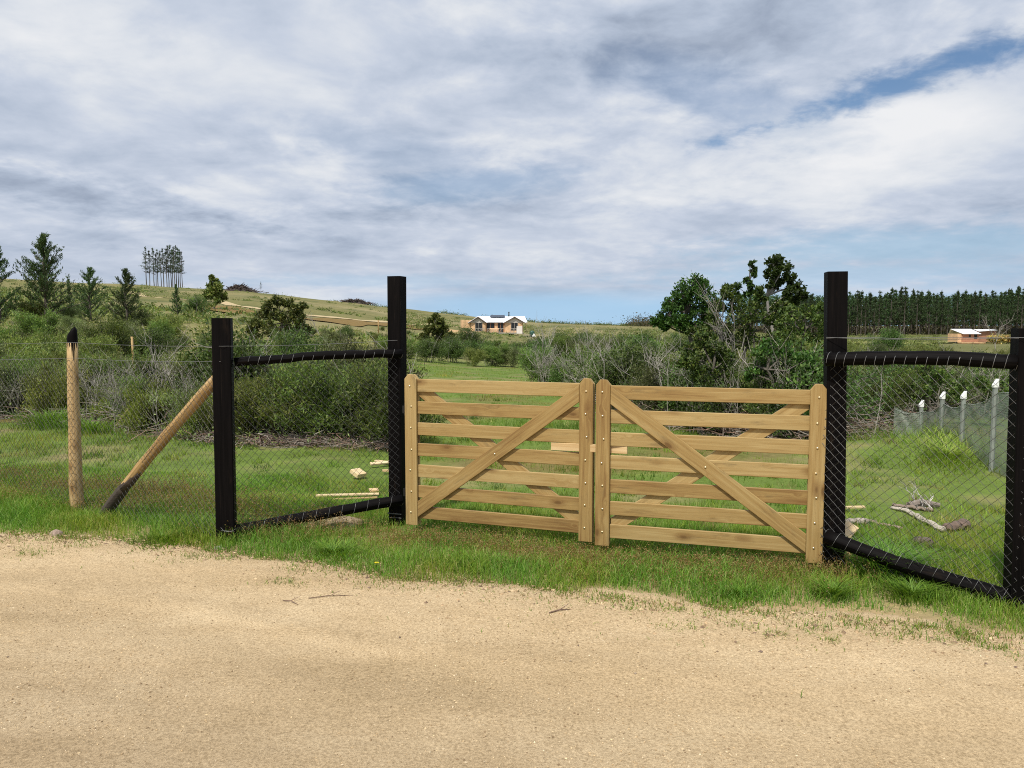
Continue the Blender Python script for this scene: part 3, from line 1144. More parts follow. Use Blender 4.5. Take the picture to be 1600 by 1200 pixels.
# loose board pushed through both leaves as a latch
mx_a, mx_b = lerp_post(LA, LB, .787), lerp_post(RA, RB, .145)
g = G()
dirv = arr(mx_b.x - mx_a.x, mx_b.y - mx_a.y, 0)
ll = np.linalg.norm(dirv)
dirv /= ll
nrm = arr(-dirv[1], dirv[0], 0)
zt = at(845, 697, mx_a.y).z
zt2 = at(982, 703, mx_b.y).z
o0 = arr(mx_a.x, mx_a.y, zt - .03) + nrm * .002
slab(g, [(0, 0), (ll, 0), (ll, .056), (0, .056)], o0, dirv + arr(0, 0, (zt2 - zt) / ll), (0, 0, 1), nrm, .017, .002)
tag(g.obj('latch_board', M['offcut']), 'short pale loose board laid behind the meeting stiles as a latch', 'board')

# ------------------------------------------------------------------ wire fences with black posts
GD = (RB - LA)
GD.z = 0
GD.normalize()
GN = Vector((GD.y, -GD.x, 0))          # towards the road


def post_square(name, base, top, w, parent, rz, mat, label=None, seed=0, peak=False):
    """sawn square post from base to top, corners lightly worn"""
    rs = np.random.RandomState(seed)
    g = G()
    base, top = arr(*base), arr(*top)
    n = 9
    c = .006
    h = w / 2
    prof = [(-h + c, -h), (h - c, -h), (h, -h + c), (h, h - c), (h - c, h), (-h + c, h), (-h, h - c), (-h, -h + c)]
    ca, sa = math.cos(rz), math.sin(rz)
    V, UV = [], []
    per = [0]
    for i in range(8):
        a, b = prof[i], prof[(i + 1) % 8]
        per.append(per[-1] + math.hypot(a[0] - b[0], a[1] - b[1]))
    for i in range(n + 1):
        t = i / n
        p = base + (top - base) * t
        s = 1 + rs.uniform(-.012, .012)
        if i == n:
            pass
        for j in range(9):
            q = prof[j % 8]
            V.append((p[0] + (q[0] * ca - q[1] * sa) * s, p[1] + (q[0] * sa + q[1] * ca) * s, p[2] + (rs.uniform(-.006, .006) if 0 else 0)))
            UV.append((t * np.linalg.norm(top - base), per[j]))
    Q = []
    for i in range(n):
        for j in range(8):
            a = i * 9 + j
            Q.append((a, a + 1, a + 10, a + 9))
    T = []
    k = n * 9
    for j in range(1, 7):
        T.append((k, k + j, k + j + 1))
    g.add(V, Q, T, (1, 1, 1), UV)
    o = g.obj(name, mat, parent)
    if label:
        o['label'] = label
    return o


def chain_link(g, BL, TL, TR, BR, w=.030, h=.032, r=.0015, seed=1, shear=0.0):
    """woven zigzag wires hooked into one another, in a patch given by its four corners"""
    rs = np.random.RandomState(seed)
    BL, TL, TR, BR = [arr(*q) for q in (BL, TL, TR, BR)]
    Lb = np.linalg.norm(BR - BL)
    Hh = max(np.linalg.norm(TL - BL), np.linalg.norm(TR - BR))
    nx, nz = int(Lb / w), int(Hh / h)
    nn = np.cross(BR - BL, TL - BL)
    nn /= np.linalg.norm(nn)
    k = np.arange(nz + 1)
    off = rs.rand(2) * 50
    for i in range(nx):
        ph = i % 2
        s = (i + ((k + ph) % 2)) * w / Lb + shear * (k / nz - .5)
        t = k / nz
        s = s + (fbm(np.full(nz + 1, i * w * 1.1 + off[0]), t * 1.3 + off[1], seed) - .5) * .05 / Lb
        P = ((BL * (1 - s[:, None]) + BR * s[:, None]) * (1 - t[:, None]) + (TL * (1 - s[:, None]) + TR * s[:, None]) * t[:, None])
        bulge = (fbm(np.full(nz + 1, i * w * .8 + off[1]), t * 1.5 + off[0], seed + 4) - .5) * .05 * np.sin(np.pi * t)
        P = P + nn * (bulge[:, None] + (((k + ph) % 2) * 2 - 1)[:, None] * .0022)
        ok = (s >= -.001) & (s <= 1.001)
        if ok.sum() < 2:
            continue
        a, b = P[:-1][ok[:-1] & ok[1:]], P[1:][ok[:-1] & ok[1:]]
        if not len(a):
            continue
        d = b - a
        d /= np.linalg.norm(d, axis=1)[:, None]
        u = np.cross(d, nn)
        v = np.cross(d, u)
        V = []
        for e in (a, b):
            for an in (0, 2.094, 4.188):
                V.append(e + r * (math.cos(an) * u + math.sin(an) * v))
        V = np.stack(V, 1).reshape(-1, 3)
        kk = (np.arange(len(a)) * 6)[:, None]
        g.add(V, np.concatenate([kk + np.array([[0, 1, 4, 3]]), kk + np.array([[1, 2, 5, 4]]), kk + np.array([[2, 0, 3, 5]])]))


def coil(g, a, b, R, turns, r=.0022, seed=0):
    """binding wire wound round a rail"""
    rs = np.random.RandomState(seed)
    a, b = arr(*a), arr(*b)
    d = b - a
    L = np.linalg.norm(d)
    d /= L
    u = np.cross(d, (0, 0, 1.0))
    u /= np.linalg.norm(u)
    v = np.cross(u, d)
    n = turns * 12
    t = np.linspace(0, 1, n)
    an = t * turns * 2 * np.pi + np.interp(t, np.linspace(0, 1, 9), rs.uniform(-.9, .9, 9))
    P = a + d * (t * L)[:, None] + (R + .002) * (np.cos(an)[:, None] * u + np.sin(an)[:, None] * v)
    tube(g, P, r, 4, (1, 1, 1), False)


def rail(name, a, b, r, parent, mat, label=None, seed=0, bend=.012):
    rs = np.random.RandomState(seed)
    a, b = arr(*a), arr(*b)
    t = np.linspace(0, 1, 14)
    P = a + (b - a) * t[:, None]
    P[:, 2] += np.sin(t * np.pi) * bend + rs.normal(0, .002, 14)
    g = G()
    tube(g, P, r * (1 + rs.uniform(-.05, .05, 14)), 12, (1, 1, 1), True, seed * 1.7)
    o = g.obj(name, mat, parent, True)
    if label:
        o['label'] = label
    return o, P


def line_wire(g, pts, r=.0016, sag=.01):
    P = []
    for a, b in zip(pts[:-1], pts[1:]):
        for t in np.linspace(0, 1, 12)[:-1]:
            q = arr(*a) * (1 - t) + arr(*b) * t
            q[2] -= sag * math.sin(math.pi * t)
            P.append(q)
    P.append(arr(*pts[-1]))
    tube(g, P, r, 4)


gang = math.atan2(GD.y, GD.x)


def wind(rail_o, a, b, R, turns, r, seed, m):
    g = G()
    coil(g, a, b, R, turns, r, seed)
    o = g.obj('binding_wire', M['wire'], None)
    o.data.transform(m)
    o.parent = rail_o

# ---- left fence
pA = gnd(622, 818)                       # tall gatepost
pB = gnd(354, 846)                       # shorter black post
pC = gnd(120, 797)                       # peeled pole
topA = at(620, 432, pA.y)
topB = at(347, 497, pB.y - .0)
topC = at(112, 516, pC.y)
pD = pC + (pC - pB) * 1.55
fl = empty('wire_fence', (pA.x, pA.y, 0), 0, 'wire mesh fence left of the gate, black posts and a peeled leaning pole', 'fence')
inv = Matrix.Translation(-Vector((pA.x, pA.y, 0)))


def under(o, root, m):
    o.data.transform(m)
    o.parent = root
    return o


def down(p, dz=.25):
    return Vector((p.x, p.y, p.z - dz))


under(post_square('post', down(pA), topA, .118, None, gang, M['black'], 'tall square black gatepost', 1), fl, inv)
under(post_square('post', down(pB), topB, .135, None, math.atan2(pA.y - pB.y, pA.x - pB.x) * .5, M['black'], 'short square black post, leaning slightly', 2), fl, inv)


def peeled(base, top, r0, r1, seed, label):
    rs = np.random.RandomState(seed)
    g = G()
    t = np.linspace(0, 1, 12)
    P = arr(*base) + (arr(*top) - arr(*base)) * t[:, None] + np.c_[rs.normal(0, .003, 12), rs.normal(0, .003, 12), np.zeros(12)]
    k = 10
    P[k] = P[11] + (P[0] - P[11]) * .058
    tube(g, P[:k + 1], np.linspace(r0, r1, 12)[:k + 1], 12)
    o = under(g.obj('pole', M['pole'], None, True), fl, inv)
    o['label'] = label
    g = G()
    k0 = P[k]
    top_ = P[-1]
    n_ = 14
    an = np.arange(n_) * 2 * np.pi / n_
    ring = np.c_[np.cos(an), np.sin(an), np.zeros(n_)]
    hs = [(-.02, 1.03), (.45, 1.0), (.8, .92), (1.0, .62)]
    V = []
    for f_, rr in hs:
        c_ = k0 + (top_ - k0) * f_
        q_ = c_ + ring * r1 * rr
        if f_ > .3:
            q_[:, 2] += np.cos(an) * .034 * f_ + rs.uniform(-.004, .004, n_)
        V.append(q_)
    V = np.concatenate(V + [[top_ + arr(0, 0, .002)]])
    Q = [(r_ * n_ + i, r_ * n_ + (i + 1) % n_, (r_ + 1) * n_ + (i + 1) % n_, (r_ + 1) * n_ + i) for r_ in range(3) for i in range(n_)]
    g.add(V, Q, [(3 * n_ + i, 3 * n_ + (i + 1) % n_, 4 * n_) for i in range(n_)])
    for a_, l_ in ((-1.2, .12), (-.7, .07), (-1.6, .05), (-2.0, .09), (-.3, .05), (-1.0, .16)):
        d_ = arr(math.cos(a_), math.sin(a_), 0) * (r1 * 1.0)
        tube(g, [k0 + d_ + arr(0, 0, .02), k0 + d_ * 1.01 - arr(0, 0, l_ * .5), k0 + d_ * 1.01 - arr(0, 0, l_)], [.006, .004, .0015], 5)
    c = under(g.obj('charred_tip', M['black'], None, True), fl, inv)
    c.parent = o
    return o


peeled(down(pC), topC, .060, .042, 3, 'pale peeled pole with a charred slanting tip')
peeled(down(Vector((pD.x, pD.y, 0))), (pD.x, pD.y, 1.55), .055, .045, 5, 'pale peeled pole at the far end')
# brace
bt, bb = at(338, 592, pB.y + .02), gnd(152, 808)
o, P = rail('brace', (bb.x, bb.y, -.05), (bt.x, bt.y + .01, bt.z), .043, None, M['pole'], 'slanting peeled brace pole with dark bark at its foot', 7, .03)
under(o, fl, inv)
g = G()
tube(g, [P[0], P[1], P[2], P[3], P[3] + (P[4] - P[3]) * .3], [.050, .049, .049, .047, .0435], 12, (.05, .038, .028))
tube(g, [P[3] + (P[4] - P[3]) * .25 + arr(.0, -.012, 0), P[4] + arr(.01, -.012, -.006), P[5] + arr(.006, -.009, -.01)], [.040, .038, .030], 10, (.06, .042, .03))
c = under(g.obj('bark', M['bark'], None, True), fl, inv)
c.parent = o
# rails of the panel beside the gate
offF = GN * .085
uL0, uL1 = at(366, 566, pB.y + .03), at(628, 552, (pA + offF).y)
lL0, lL1 = at(366, 829, pB.y - .01), at(628, 781, (pA + offF).y)
rUL, PU = rail('rail', uL0, uL1, .034, None, M['black'], 'upper round black rail', 8)
under(rUL, fl, inv)
rLL, PL = rail('rail', lL0, lL1, .043, None, M['black'], 'lower round black rail, sloping down to the left', 9, .005)
under(rLL, fl, inv)
wind(rUL, PU[1], PU[-1], .036, 15, .0014, 1, inv)
wind(rLL, PL[1], PL[-1], .045, 12, .0013, 2, inv)
g = G()
for s in (.0, .02, .035):
    q = topA + (pA - topA) * 0
    z = uL1.z + .012 - s
    c_ = [(pA.x + (GD * a + GN * b).x, pA.y + (GD * a + GN * b).y, z) for a, b in [(.05, .064), (-.064, .064), (-.064, -.064)]]
    line_wire(g, c_, .002, 0)
for z, px in ((.10, 0), (.055, .01), (.075, .02)):
    c_ = [(pA.x + (GD * a + GN * b).x, pA.y + (GD * a + GN * b).y, z + px) for a, b in [(.062, .062), (-.064, .064), (-.064, -.064)]]
    line_wire(g, c_, .0022, 0)
for z, e_ in ((.085, .012), (.11, -.006)):
    c_ = [(pB.x + .085, pB.y - .03, z), (pB.x + .078, pB.y - .082, z + e_), (pB.x + .02, pB.y - .084, z + e_ * 2), (pB.x - .01, pB.y - .082, z + .02)]
    line_wire(g, c_, .0018, 0)
under(g.obj('binding_wire', M['wire']), fl, inv)
g = G()
f = .078
wy = lambda p: p + Vector((-.02, -f, 0))
w1 = [at(-340, 541, pD.y), at(113, 535, wy(pC).y), at(345, 541, wy(pB).y), at(622, 531.5, (pA + offF * .8).y)]
line_wire(g, w1, .0015, .012)
under(g.obj('line_wire', M['wire']), fl, inv)
g = G()
w2 = [at(-340, 566, pD.y), at(113, 559.5, wy(pC).y), at(345, 565, wy(pB).y)]
line_wire(g, w2, .0015, .012)
under(g.obj('line_wire', M['wire']), fl, inv)
g = G()
m_c, m_b = pC + Vector((-.02, -.062, 0)), pB + Vector((-.02, -.085, 0))
m_d = pD + Vector((-.02, -.08, 0))
chain_link(g, (m_d.x, m_d.y, .05), (m_d.x, m_d.y, 1.38), (m_c.x, m_c.y, at(113, 562, m_c.y).z), (m_c.x, m_c.y, .05), w=.034, h=.031, seed=3)
chain_link(g, (m_c.x, m_c.y, .05), (m_c.x, m_c.y, at(113, 562, m_c.y).z), (m_b.x, m_b.y, at(345, 567, m_b.y).z), (m_b.x, m_b.y, .05), w=.034, h=.031, seed=4)
pf = pA + GN * .070
bl = Vector(lL0) + Vector((-.02, -.05, 0))
tl = Vector(uL0) + Vector((-.02, -.04, 0))
tr_ = Vector((pf.x, pf.y, uL1.z)) + GD * .055
br_ = Vector((pf.x, pf.y, lL1.z)) + GD * .055
chain_link(g, bl, tl, tr_, br_, seed=5, shear=.0)
under(g.obj('wire_mesh', M['mesh']), fl, inv)

# ---- right fence
qA = gnd(1303, 896)
qB = gnd(1592, 950)
tqA = at(1306, 425, qA.y)
tqB = at(1605, 513, qB.y)
qdir = (qB - qA)
qdir.z = 0
qdir.normalize()
qn = Vector((qdir.y, -qdir.x, 0))
qC = qB + qdir * 2.6
fr = empty('wire_fence', (qA.x, qA.y, 0), 0, 'wire mesh fence right of the gate, thick black rails between two black posts', 'fence')
invr = Matrix.Translation(-Vector((qA.x, qA.y, 0)))
under(post_square('post', down(qA), tqA, .122, None, gang * .55, M['black'], 'tall square black gatepost', 11), fr, invr)
under(post_square('post', down(qB), tqB, .125, None, gang * .6, M['black'], 'shorter square black post at the edge', 12), fr, invr)
under(post_square('post', down(qC), (qC.x, qC.y, 1.6), .12, None, gang, M['black'], 'black post beyond the edge', 13), fr, invr)
u0, u1 = at(1291, 562, (qA + qn * .10).y), at(1590, 566, (qB + qn * .02).y)
l0, l1 = at(1289, 837, (qA + qn * .105).y), at(1588, 936, (qB + qn * .02).y)
rUR, PU = rail('rail', u0, u1, .043, None, M['black'], 'upper round black rail', 14, .02)
under(rUR, fr, invr)
rLR, PL = rail('rail', l0, l1, .046, None, M['black'], 'lower round black rail, sloping down to the right', 15, -.02)
under(rLR, fr, invr)
wind(rUR, PU[0] + (PU[1] - PU[0]) * .1, PU[-1], .046, 18, .0016, 5, invr)
wind(rLR, PL[0], PL[-1], .049, 15, .0012, 6, invr)
g = G()
for z in (u0.z + .005, u0.z + .02):
    line_wire(g, [(qA + qn * .066 + qdir * .05).to_tuple()[:2] + (z,), (qA + qn * .066 - qdir * .066).to_tuple()[:2] + (z,), (qA - qn * .066 - qdir * .066).to_tuple()[:2] + (z,)], .002, 0)
line_wire(g, [(qA + qn * .066 + qdir * .066).to_tuple()[:2] + (.12,), (qA + qn * .068 - qdir * .066).to_tuple()[:2] + (.16,), (qA - qn * .066 - qdir * .068).to_tuple()[:2] + (.15,)], .002, 0)
under(g.obj('binding_wire', M['wire']), fr, invr)
g = G()
line_wire(g, [at(1291, 527, (qA + qn * .068).y), at(1420, 530, (qA + qB).y / 2), at(1592, 527.5, (qB + qn * .068).y), (qC.x, qC.y, 1.5)], .0016, .004)
under(g.obj('line_wire', M['wire']), fr, invr)
g = G()
line_wire(g, [at(1291, 528.5, (qA + qn * .068).y), at(1400, 529, (qA + qB).y / 2 + .04), at(1592, 528.5, (qB + qn * .068).y)], .0013, -.006)
under(g.obj('line_wire', M['wire']), fr, invr)
g = G()
fa, fb = qA + qn * .095 - qdir * .085, qB + qn * .085
chain_link(g, (fa.x, fa.y, .12), (fa.x, fa.y, u0.z), (fb.x, fb.y, u1.z), (fb.x, fb.y, .02), seed=8, shear=.0)
fc = qC + qn * .08
chain_link(g, (fb.x, fb.y, .02), (fb.x, fb.y, u1.z), (fc.x, fc.y, 1.4), (fc.x, fc.y, .03), seed=9, shear=.05)
under(g.obj('wire_mesh', M['mesh']), fr, invr)
# ------------------------------------------------------------------ plants
OLIVE = [(.145, .165, .046), (.115, .145, .040), (.175, .180, .056), (.095, .120, .036), (.205, .195, .075)]
DARKG = [(.055, .085, .024), (.044, .068, .020), (.072, .102, .030), (.092, .120, .034)]
GREYG = [(.175, .185, .090), (.135, .150, .070), (.21, .21, .11), (.11, .125, .05)]
YELG = [(.200, .215, .048), (.160, .185, .044), (.235, .23, .062)]
MIDG = [(.090, .130, .034), (.115, .150, .040), (.070, .105, .030), (.145, .165, .046)]
BARKC = (.12, .105, .085)
DRYC = (.30, .275, .235)


def wander(rs, p, d, L, n, wob, lift):
    pts = [np.array(p, float)]
    d = np.array(d, float)
    for i in range(n):
        d = d + rs.normal(0, wob, 3) + np.array([0, 0, lift])
        d /= np.linalg.norm(d)
        pts.append(pts[-1] + d * L / n)
    return np.array(pts), d


def grow(rs, g, p, d, L, r, depth, tips, kids=(5, 5), wob=.22, lift=.05, spread=.75, shrink=.62, col=BARKC, k=4):
    P, dd = wander(rs, p, d, L, 4, wob, lift)
    if g is not None:
        tube(g, P, np.linspace(r, r * .45, 5), k if depth > 0 else 3, np.array(col) * rs.uniform(.75, 1.2), False)
    if depth == 0:
        tips.append((P[2], dd, L))
        tips.append((P[-1], dd, L))
        return
    for i in range(kids[depth - 1]):
        t = rs.uniform(.35, 1.0) if i else 1.0
        x = t * 4
        q = P[int(min(3, x))] + (P[int(min(3, x)) + 1] - P[int(min(3, x))]) * (x - int(min(3, x)))
        nd = dd + rs.normal(0, spread, 3)
        nd[2] = nd[2] * .8 + .15
        nd /= np.linalg.norm(nd)
        grow(rs, g, q, nd, L * shrink * rs.uniform(.7, 1.2), r * .5, depth - 1, tips, kids, wob, lift, spread, shrink, col, k)


def make_bush(name, seed, H, Wd, stems, kids, pal, nleaf, leafL, leafW, sig, label, cat, group=None, updir=.4, barkc=BARKC, dead=0, depth=2, wob=.22, lift=.05):
    rs = np.random.RandomState(seed)
    root = empty(name, (0, 0, -500), 0, label, cat, group)
    gb, tips = G(), []
    for i in range(stems):
        an = rs.uniform(0, 6.283)
        tilt = rs.uniform(.1, 1.0) ** .7 * math.atan2(Wd, H * 1.2)
        d = np.array([math.cos(an) * math.sin(tilt), math.sin(an) * math.sin(tilt), math.cos(tilt)])
        b = np.array([math.cos(an), math.sin(an), 0]) * rs.uniform(0, Wd * .35)
        grow(rs, gb, b, d, H * .52 * rs.uniform(.8, 1.15), .012 * H ** .5, depth, tips, kids, col=barkc, wob=wob, lift=lift)
    for i in range(dead):
        an = rs.uniform(0, 6.283)
        tilt = rs.uniform(.0, .45)
        d = np.array([math.cos(an) * math.sin(tilt), math.sin(an) * math.sin(tilt), math.cos(tilt)])
        b = np.array([math.cos(an), math.sin(an), 0]) * rs.uniform(0, Wd * 1.0)
        grow(rs, gb, b, d, H * .62 * rs.uniform(.6, 1.3), .009 * H ** .5, 1, [], (4, 4), wob=.12, lift=.12, col=DRYC)
    gb.obj('branches', M['bark'], root)
    if nleaf:
        T = np.array([t[0] for t in tips])
        D = np.array([t[1] for t in tips])
        keep = rs.rand(len(T)) > .06
        T, D = T[keep], D[keep]
        tone = np.clip((fbm(T[:, 0] * 3 + seed, T[:, 2] * 3 + T[:, 1] * 2, seed, 2) - .5) * 1.8 + .5, -.1, 1.2)
        C = np.repeat(T, nleaf, 0) + rs.normal(0, sig, (len(T) * nleaf, 3)) - np.repeat(D, nleaf, 0) * rs.uniform(0, sig * 2.2, (len(T) * nleaf, 1))
        C[:, 2] = np.where(C[:, 2] < .02, rs.uniform(.02, .25, len(C)), C[:, 2])
        col = pick(rs, len(C), pal) * np.repeat(.62 + .80 * tone, nleaf)[:, None]
        gl = G()
        leaves(gl, rs, C, leafL, leafW, col, np.repeat(D, nleaf, 0) * 1.0 + np.array([0, 0, updir]), .8)
        gl.obj('foliage', M['leaf'], root)
    return root


USED = set()


def place(proto, p, rz, s, label=None, group=None, sz=None):
    loc = (p[0], p[1], gzf(p[0], p[1]) - .03)
    if proto.name not in USED:
        USED.add(proto.name)
        proto.location, proto.rotation_euler = loc, (0, 0, rz)
        proto.scale = (s, s, s if sz is None else sz)
        if label:
            proto['label'] = label
        if group:
            proto['group'] = group
        return proto
    return copy_tree(proto, loc, rz, s, label, group, sz)


FE = make_bush('shrub', 1, 1.3, .8, 11, (5, 6), OLIVE, 26, .075, .014, .055, 'x', 'shrub', None, .8, dead=3)
FG = make_bush('shrub', 2, 1.25, .9, 12, (6, 6), MIDG, 24, .060, .015, .05, 'x', 'shrub', None, .6, dead=3)
GR = make_bush('shrub', 3, 1.3, .8, 11, (5, 5), GREYG, 24, .060, .013, .06, 'x', 'shrub', None, .7, dead=4)
RD = make_bush('shrub', 4, 1.5, .9, 9, (6, 6), DARKG, 20, .055, .026, .07, 'x', 'shrub', None, .1, dead=2)
YG = make_bush('shrub', 5, 1.1, .8, 10, (5, 6), YELG, 26, .065, .014, .055, 'x', 'shrub', None, .9, dead=1)
DB = make_bush('dry_shrub', 6, 1.6, .8, 9, (5, 5), OLIVE, 0, .05, .01, .05, 'x', 'dry shrub', None, barkc=DRYC, depth=2, wob=.14, lift=.12)
DS = make_bush('dry_shrub', 7, 1.7, .6, 7, (4, 4), GREYG, 2, .05, .01, .1, 'x', 'dry shrub', None, barkc=DRYC, depth=2, wob=.12, lift=.14)

rs = np.random.RandomState(5)
G_LF, G_LM, G_LB = 'shrubs at the front edge of the left thicket', 'shrubs inside the left thicket', 'shrubs on the slope above the left thicket'
lf = 'green feathery shrub at the lawn edge of the left thicket, behind the wire fence'
lfd = 'leafless grey dry shrub at the lawn edge of the left thicket, behind the wire fence'
base_l = lambda px: np.interp(px, [-300, 0, 150, 330, 610], [648, 655, 662, 690, 697])


def put(proto, px, py, s, label, group, sz=None, dy=0.0):
    p = gnd(px, py)
    k = 1 + dy / max(p.y, 1)
    for (nx, nY) in ((1415, 11.0), (1440, 10.6), (1473, 10.0), (1506, 9.4)):
        q = at(nx, 650, nY)
        if math.hypot(p.x * k - q.x, p.y * k - q.y) < .95 * s + .15:
            return
    place(proto, (p.x * k, p.y * k), rs.uniform(0, 6.28), s, label, group, sz)


for px in np.arange(-150, 640, 40):                                    # front row
    px = px + rs.uniform(-14, 14)
    if px > 604:
        px = 600
    y = base_l(px) - rs.uniform(2, 10)
    s = rs.uniform(.72, .98) * (1.0 if px > 330 else .95)
    put([FG, FE, FG, YG, GR][rs.randint(5)] if px < 360 else [FG, FE, FG, FE, RD][rs.randint(5)], px, y, s, lf, G_LF)
for px in [20, 160, 210, 300, 455, -60]:
    put([DB, DS][rs.randint(2)], px + rs.uniform(-8, 8), base_l(px) - 4, rs.uniform(.55, .85) * (.8 if px > 400 else 1), lfd, G_LF + ' without leaves')
for row, dy in enumerate([1.7, 4.2, 7.8]):                        # thicket behind it
    for px in np.arange(-190, 600, 54 - row * 2):
        px = px + rs.uniform(-18, 18)
        y = base_l(px)
        if px + row * 8 > 608:
            continue
        s = rs.uniform(.5, 1.05) * (1 + .05 * row) * (1.15 if px > 340 else 1)
        put([FE, FG, GR, RD, YG, FE, DS][rs.randint(7)], px, y, s, 'green shrub in the middle of the left thicket, behind its front edge', G_LM, None, dy)
for Y in [24, 30, 38, 50]:                                         # slope
    for px in np.arange(-160, 590 - (Y - 24) * 2.0, 56):
        px = px + rs.uniform(-20, 20)
        q = at(px, 560, Y * rs.uniform(.93, 1.07))
        s = rs.uniform(.4, 1.0) if rs.rand() < .75 else rs.uniform(.9, 1.6)
        if px > 340:
            s = min(s * 1.3, .9)
        if rs.rand() < .14:
            continue
        if px > 300 and Y > 40 and rs.rand() < .5:
            continue
        place([FE, FG, GR, RD, YG, GR][rs.randint(6)], (q.x, q.y), rs.uniform(0, 6.28), s, 'shrub on the rising slope between the left thicket and the hill', G_LB)

# right thicket, from the gate's far side to the net fence
G_RF, G_RM = 'shrubs at the lawn edge of the right thicket', 'shrubs inside the right thicket'
base_r = lambda px: np.interp(px, [815, 860, 900, 960, 1100, 1250, 1360, 1405, 1700], [590, 596, 610, 640, 676, 690, 688, 654, 652])
for px in list(np.arange(838, 1000, 26)) + list(np.arange(1000, 1640, 38)):
    px = px + rs.uniform(-9, 9)
    dist = gnd(px, base_r(px)).y
    s = rs.uniform(.65, 1.1) * (1.1 if dist < 15 else 1.0) * (.85 if px < 1010 else 1) * (.8 if px > 1310 else 1)
    put([RD, FG, GR, FG, RD][rs.randint(5)], px, base_r(px) - 3, s, 'green shrub at the lawn edge of the right thicket, behind the gate or net fence', G_RF)
for px in [858, 885, 930, 968, 1010, 1045, 1100, 1165, 1225, 1280, 1335, 1375, 1465, 1540]:
    put([DB, DS][rs.randint(2)], px + rs.uniform(-6, 6), base_r(px) + 1, rs.uniform(.7, 1.0), 'leafless grey dry shrub at the lawn edge of the right thicket, behind the gate', G_RF + ' without leaves')
for row, dy in enumerate([1.9, 4.6, 8.5]):
    for px in np.arange(860 + row * 8, 1680, 44 - row * 2):
        px = px + rs.uniform(-15, 15)
        dist = gnd(px, base_r(px)).y + dy
        top = np.interp(px, [840, 900, 1000, 1060, 1150, 1260, 1320, 1450, 1700], [526, 522, 536, 530, 535, 535, 556, 562, 575]) + rs.uniform(-8, 34)
        s = max(.45, min(1.6, at(px, top, dist).z / 1.5))
        put([[FE, FG, GR, RD, RD, DS], [RD, RD, FG, RD, DS, FE]][px > 1050][rs.randint(6)], px, base_r(px), s, 'green shrub in the middle of the right thicket, behind its lawn edge', G_RM, None, dy)

# belt of shrubs across the far end of the lawn
for Y in [37, 43, 52, 66, 90]:
    for px in np.arange(600, 1030, 34):
        px = px + rs.uniform(-10, 10)
        q = at(px, 560, Y * rs.uniform(.96, 1.04))
        top = np.interp(px, [600, 650, 720, 740, 830, 860, 1030], [515, 522, 525, 531, 530, 517, 520]) + rs.uniform(-2, 7)
        zg = gzf(q.x, q.y)
        s = max(.5, min(2.4, (at(px, top, q.y).z - zg) / 1.35))
        place([FE, FG, RD, GR, YG, RD][rs.randint(6)], (q.x, q.y), rs.uniform(0, 6.28), s, 'low shrub in the belt across the far end of the lawn, before the white-roofed house', 'shrubs in the belt before the house', s * .95)
for Y in [30, 45, 70, 120]:
    for px in np.arange(1010, 1690, 52):
        px = px + rs.uniform(-15, 15)
        q = at(px, 560, Y * rs.uniform(.94, 1.06))
        if Y > 40 and 1475 < px < 1585:
            continue
        place([FE, RD, GR, YG][rs.randint(4)], (q.x, q.y), rs.uniform(0, 6.28), max(.3, min(1.9, (at(px, (528 if px > 1310 else 516) + (6 if 1485 < px < 1575 else 0) + rs.uniform(0, 9), q.y).z - gzf(q.x, q.y)) / 1.55)), 'shrub on the flat ground between the right thicket and the pine plantation', 'shrubs before the pine plantation')


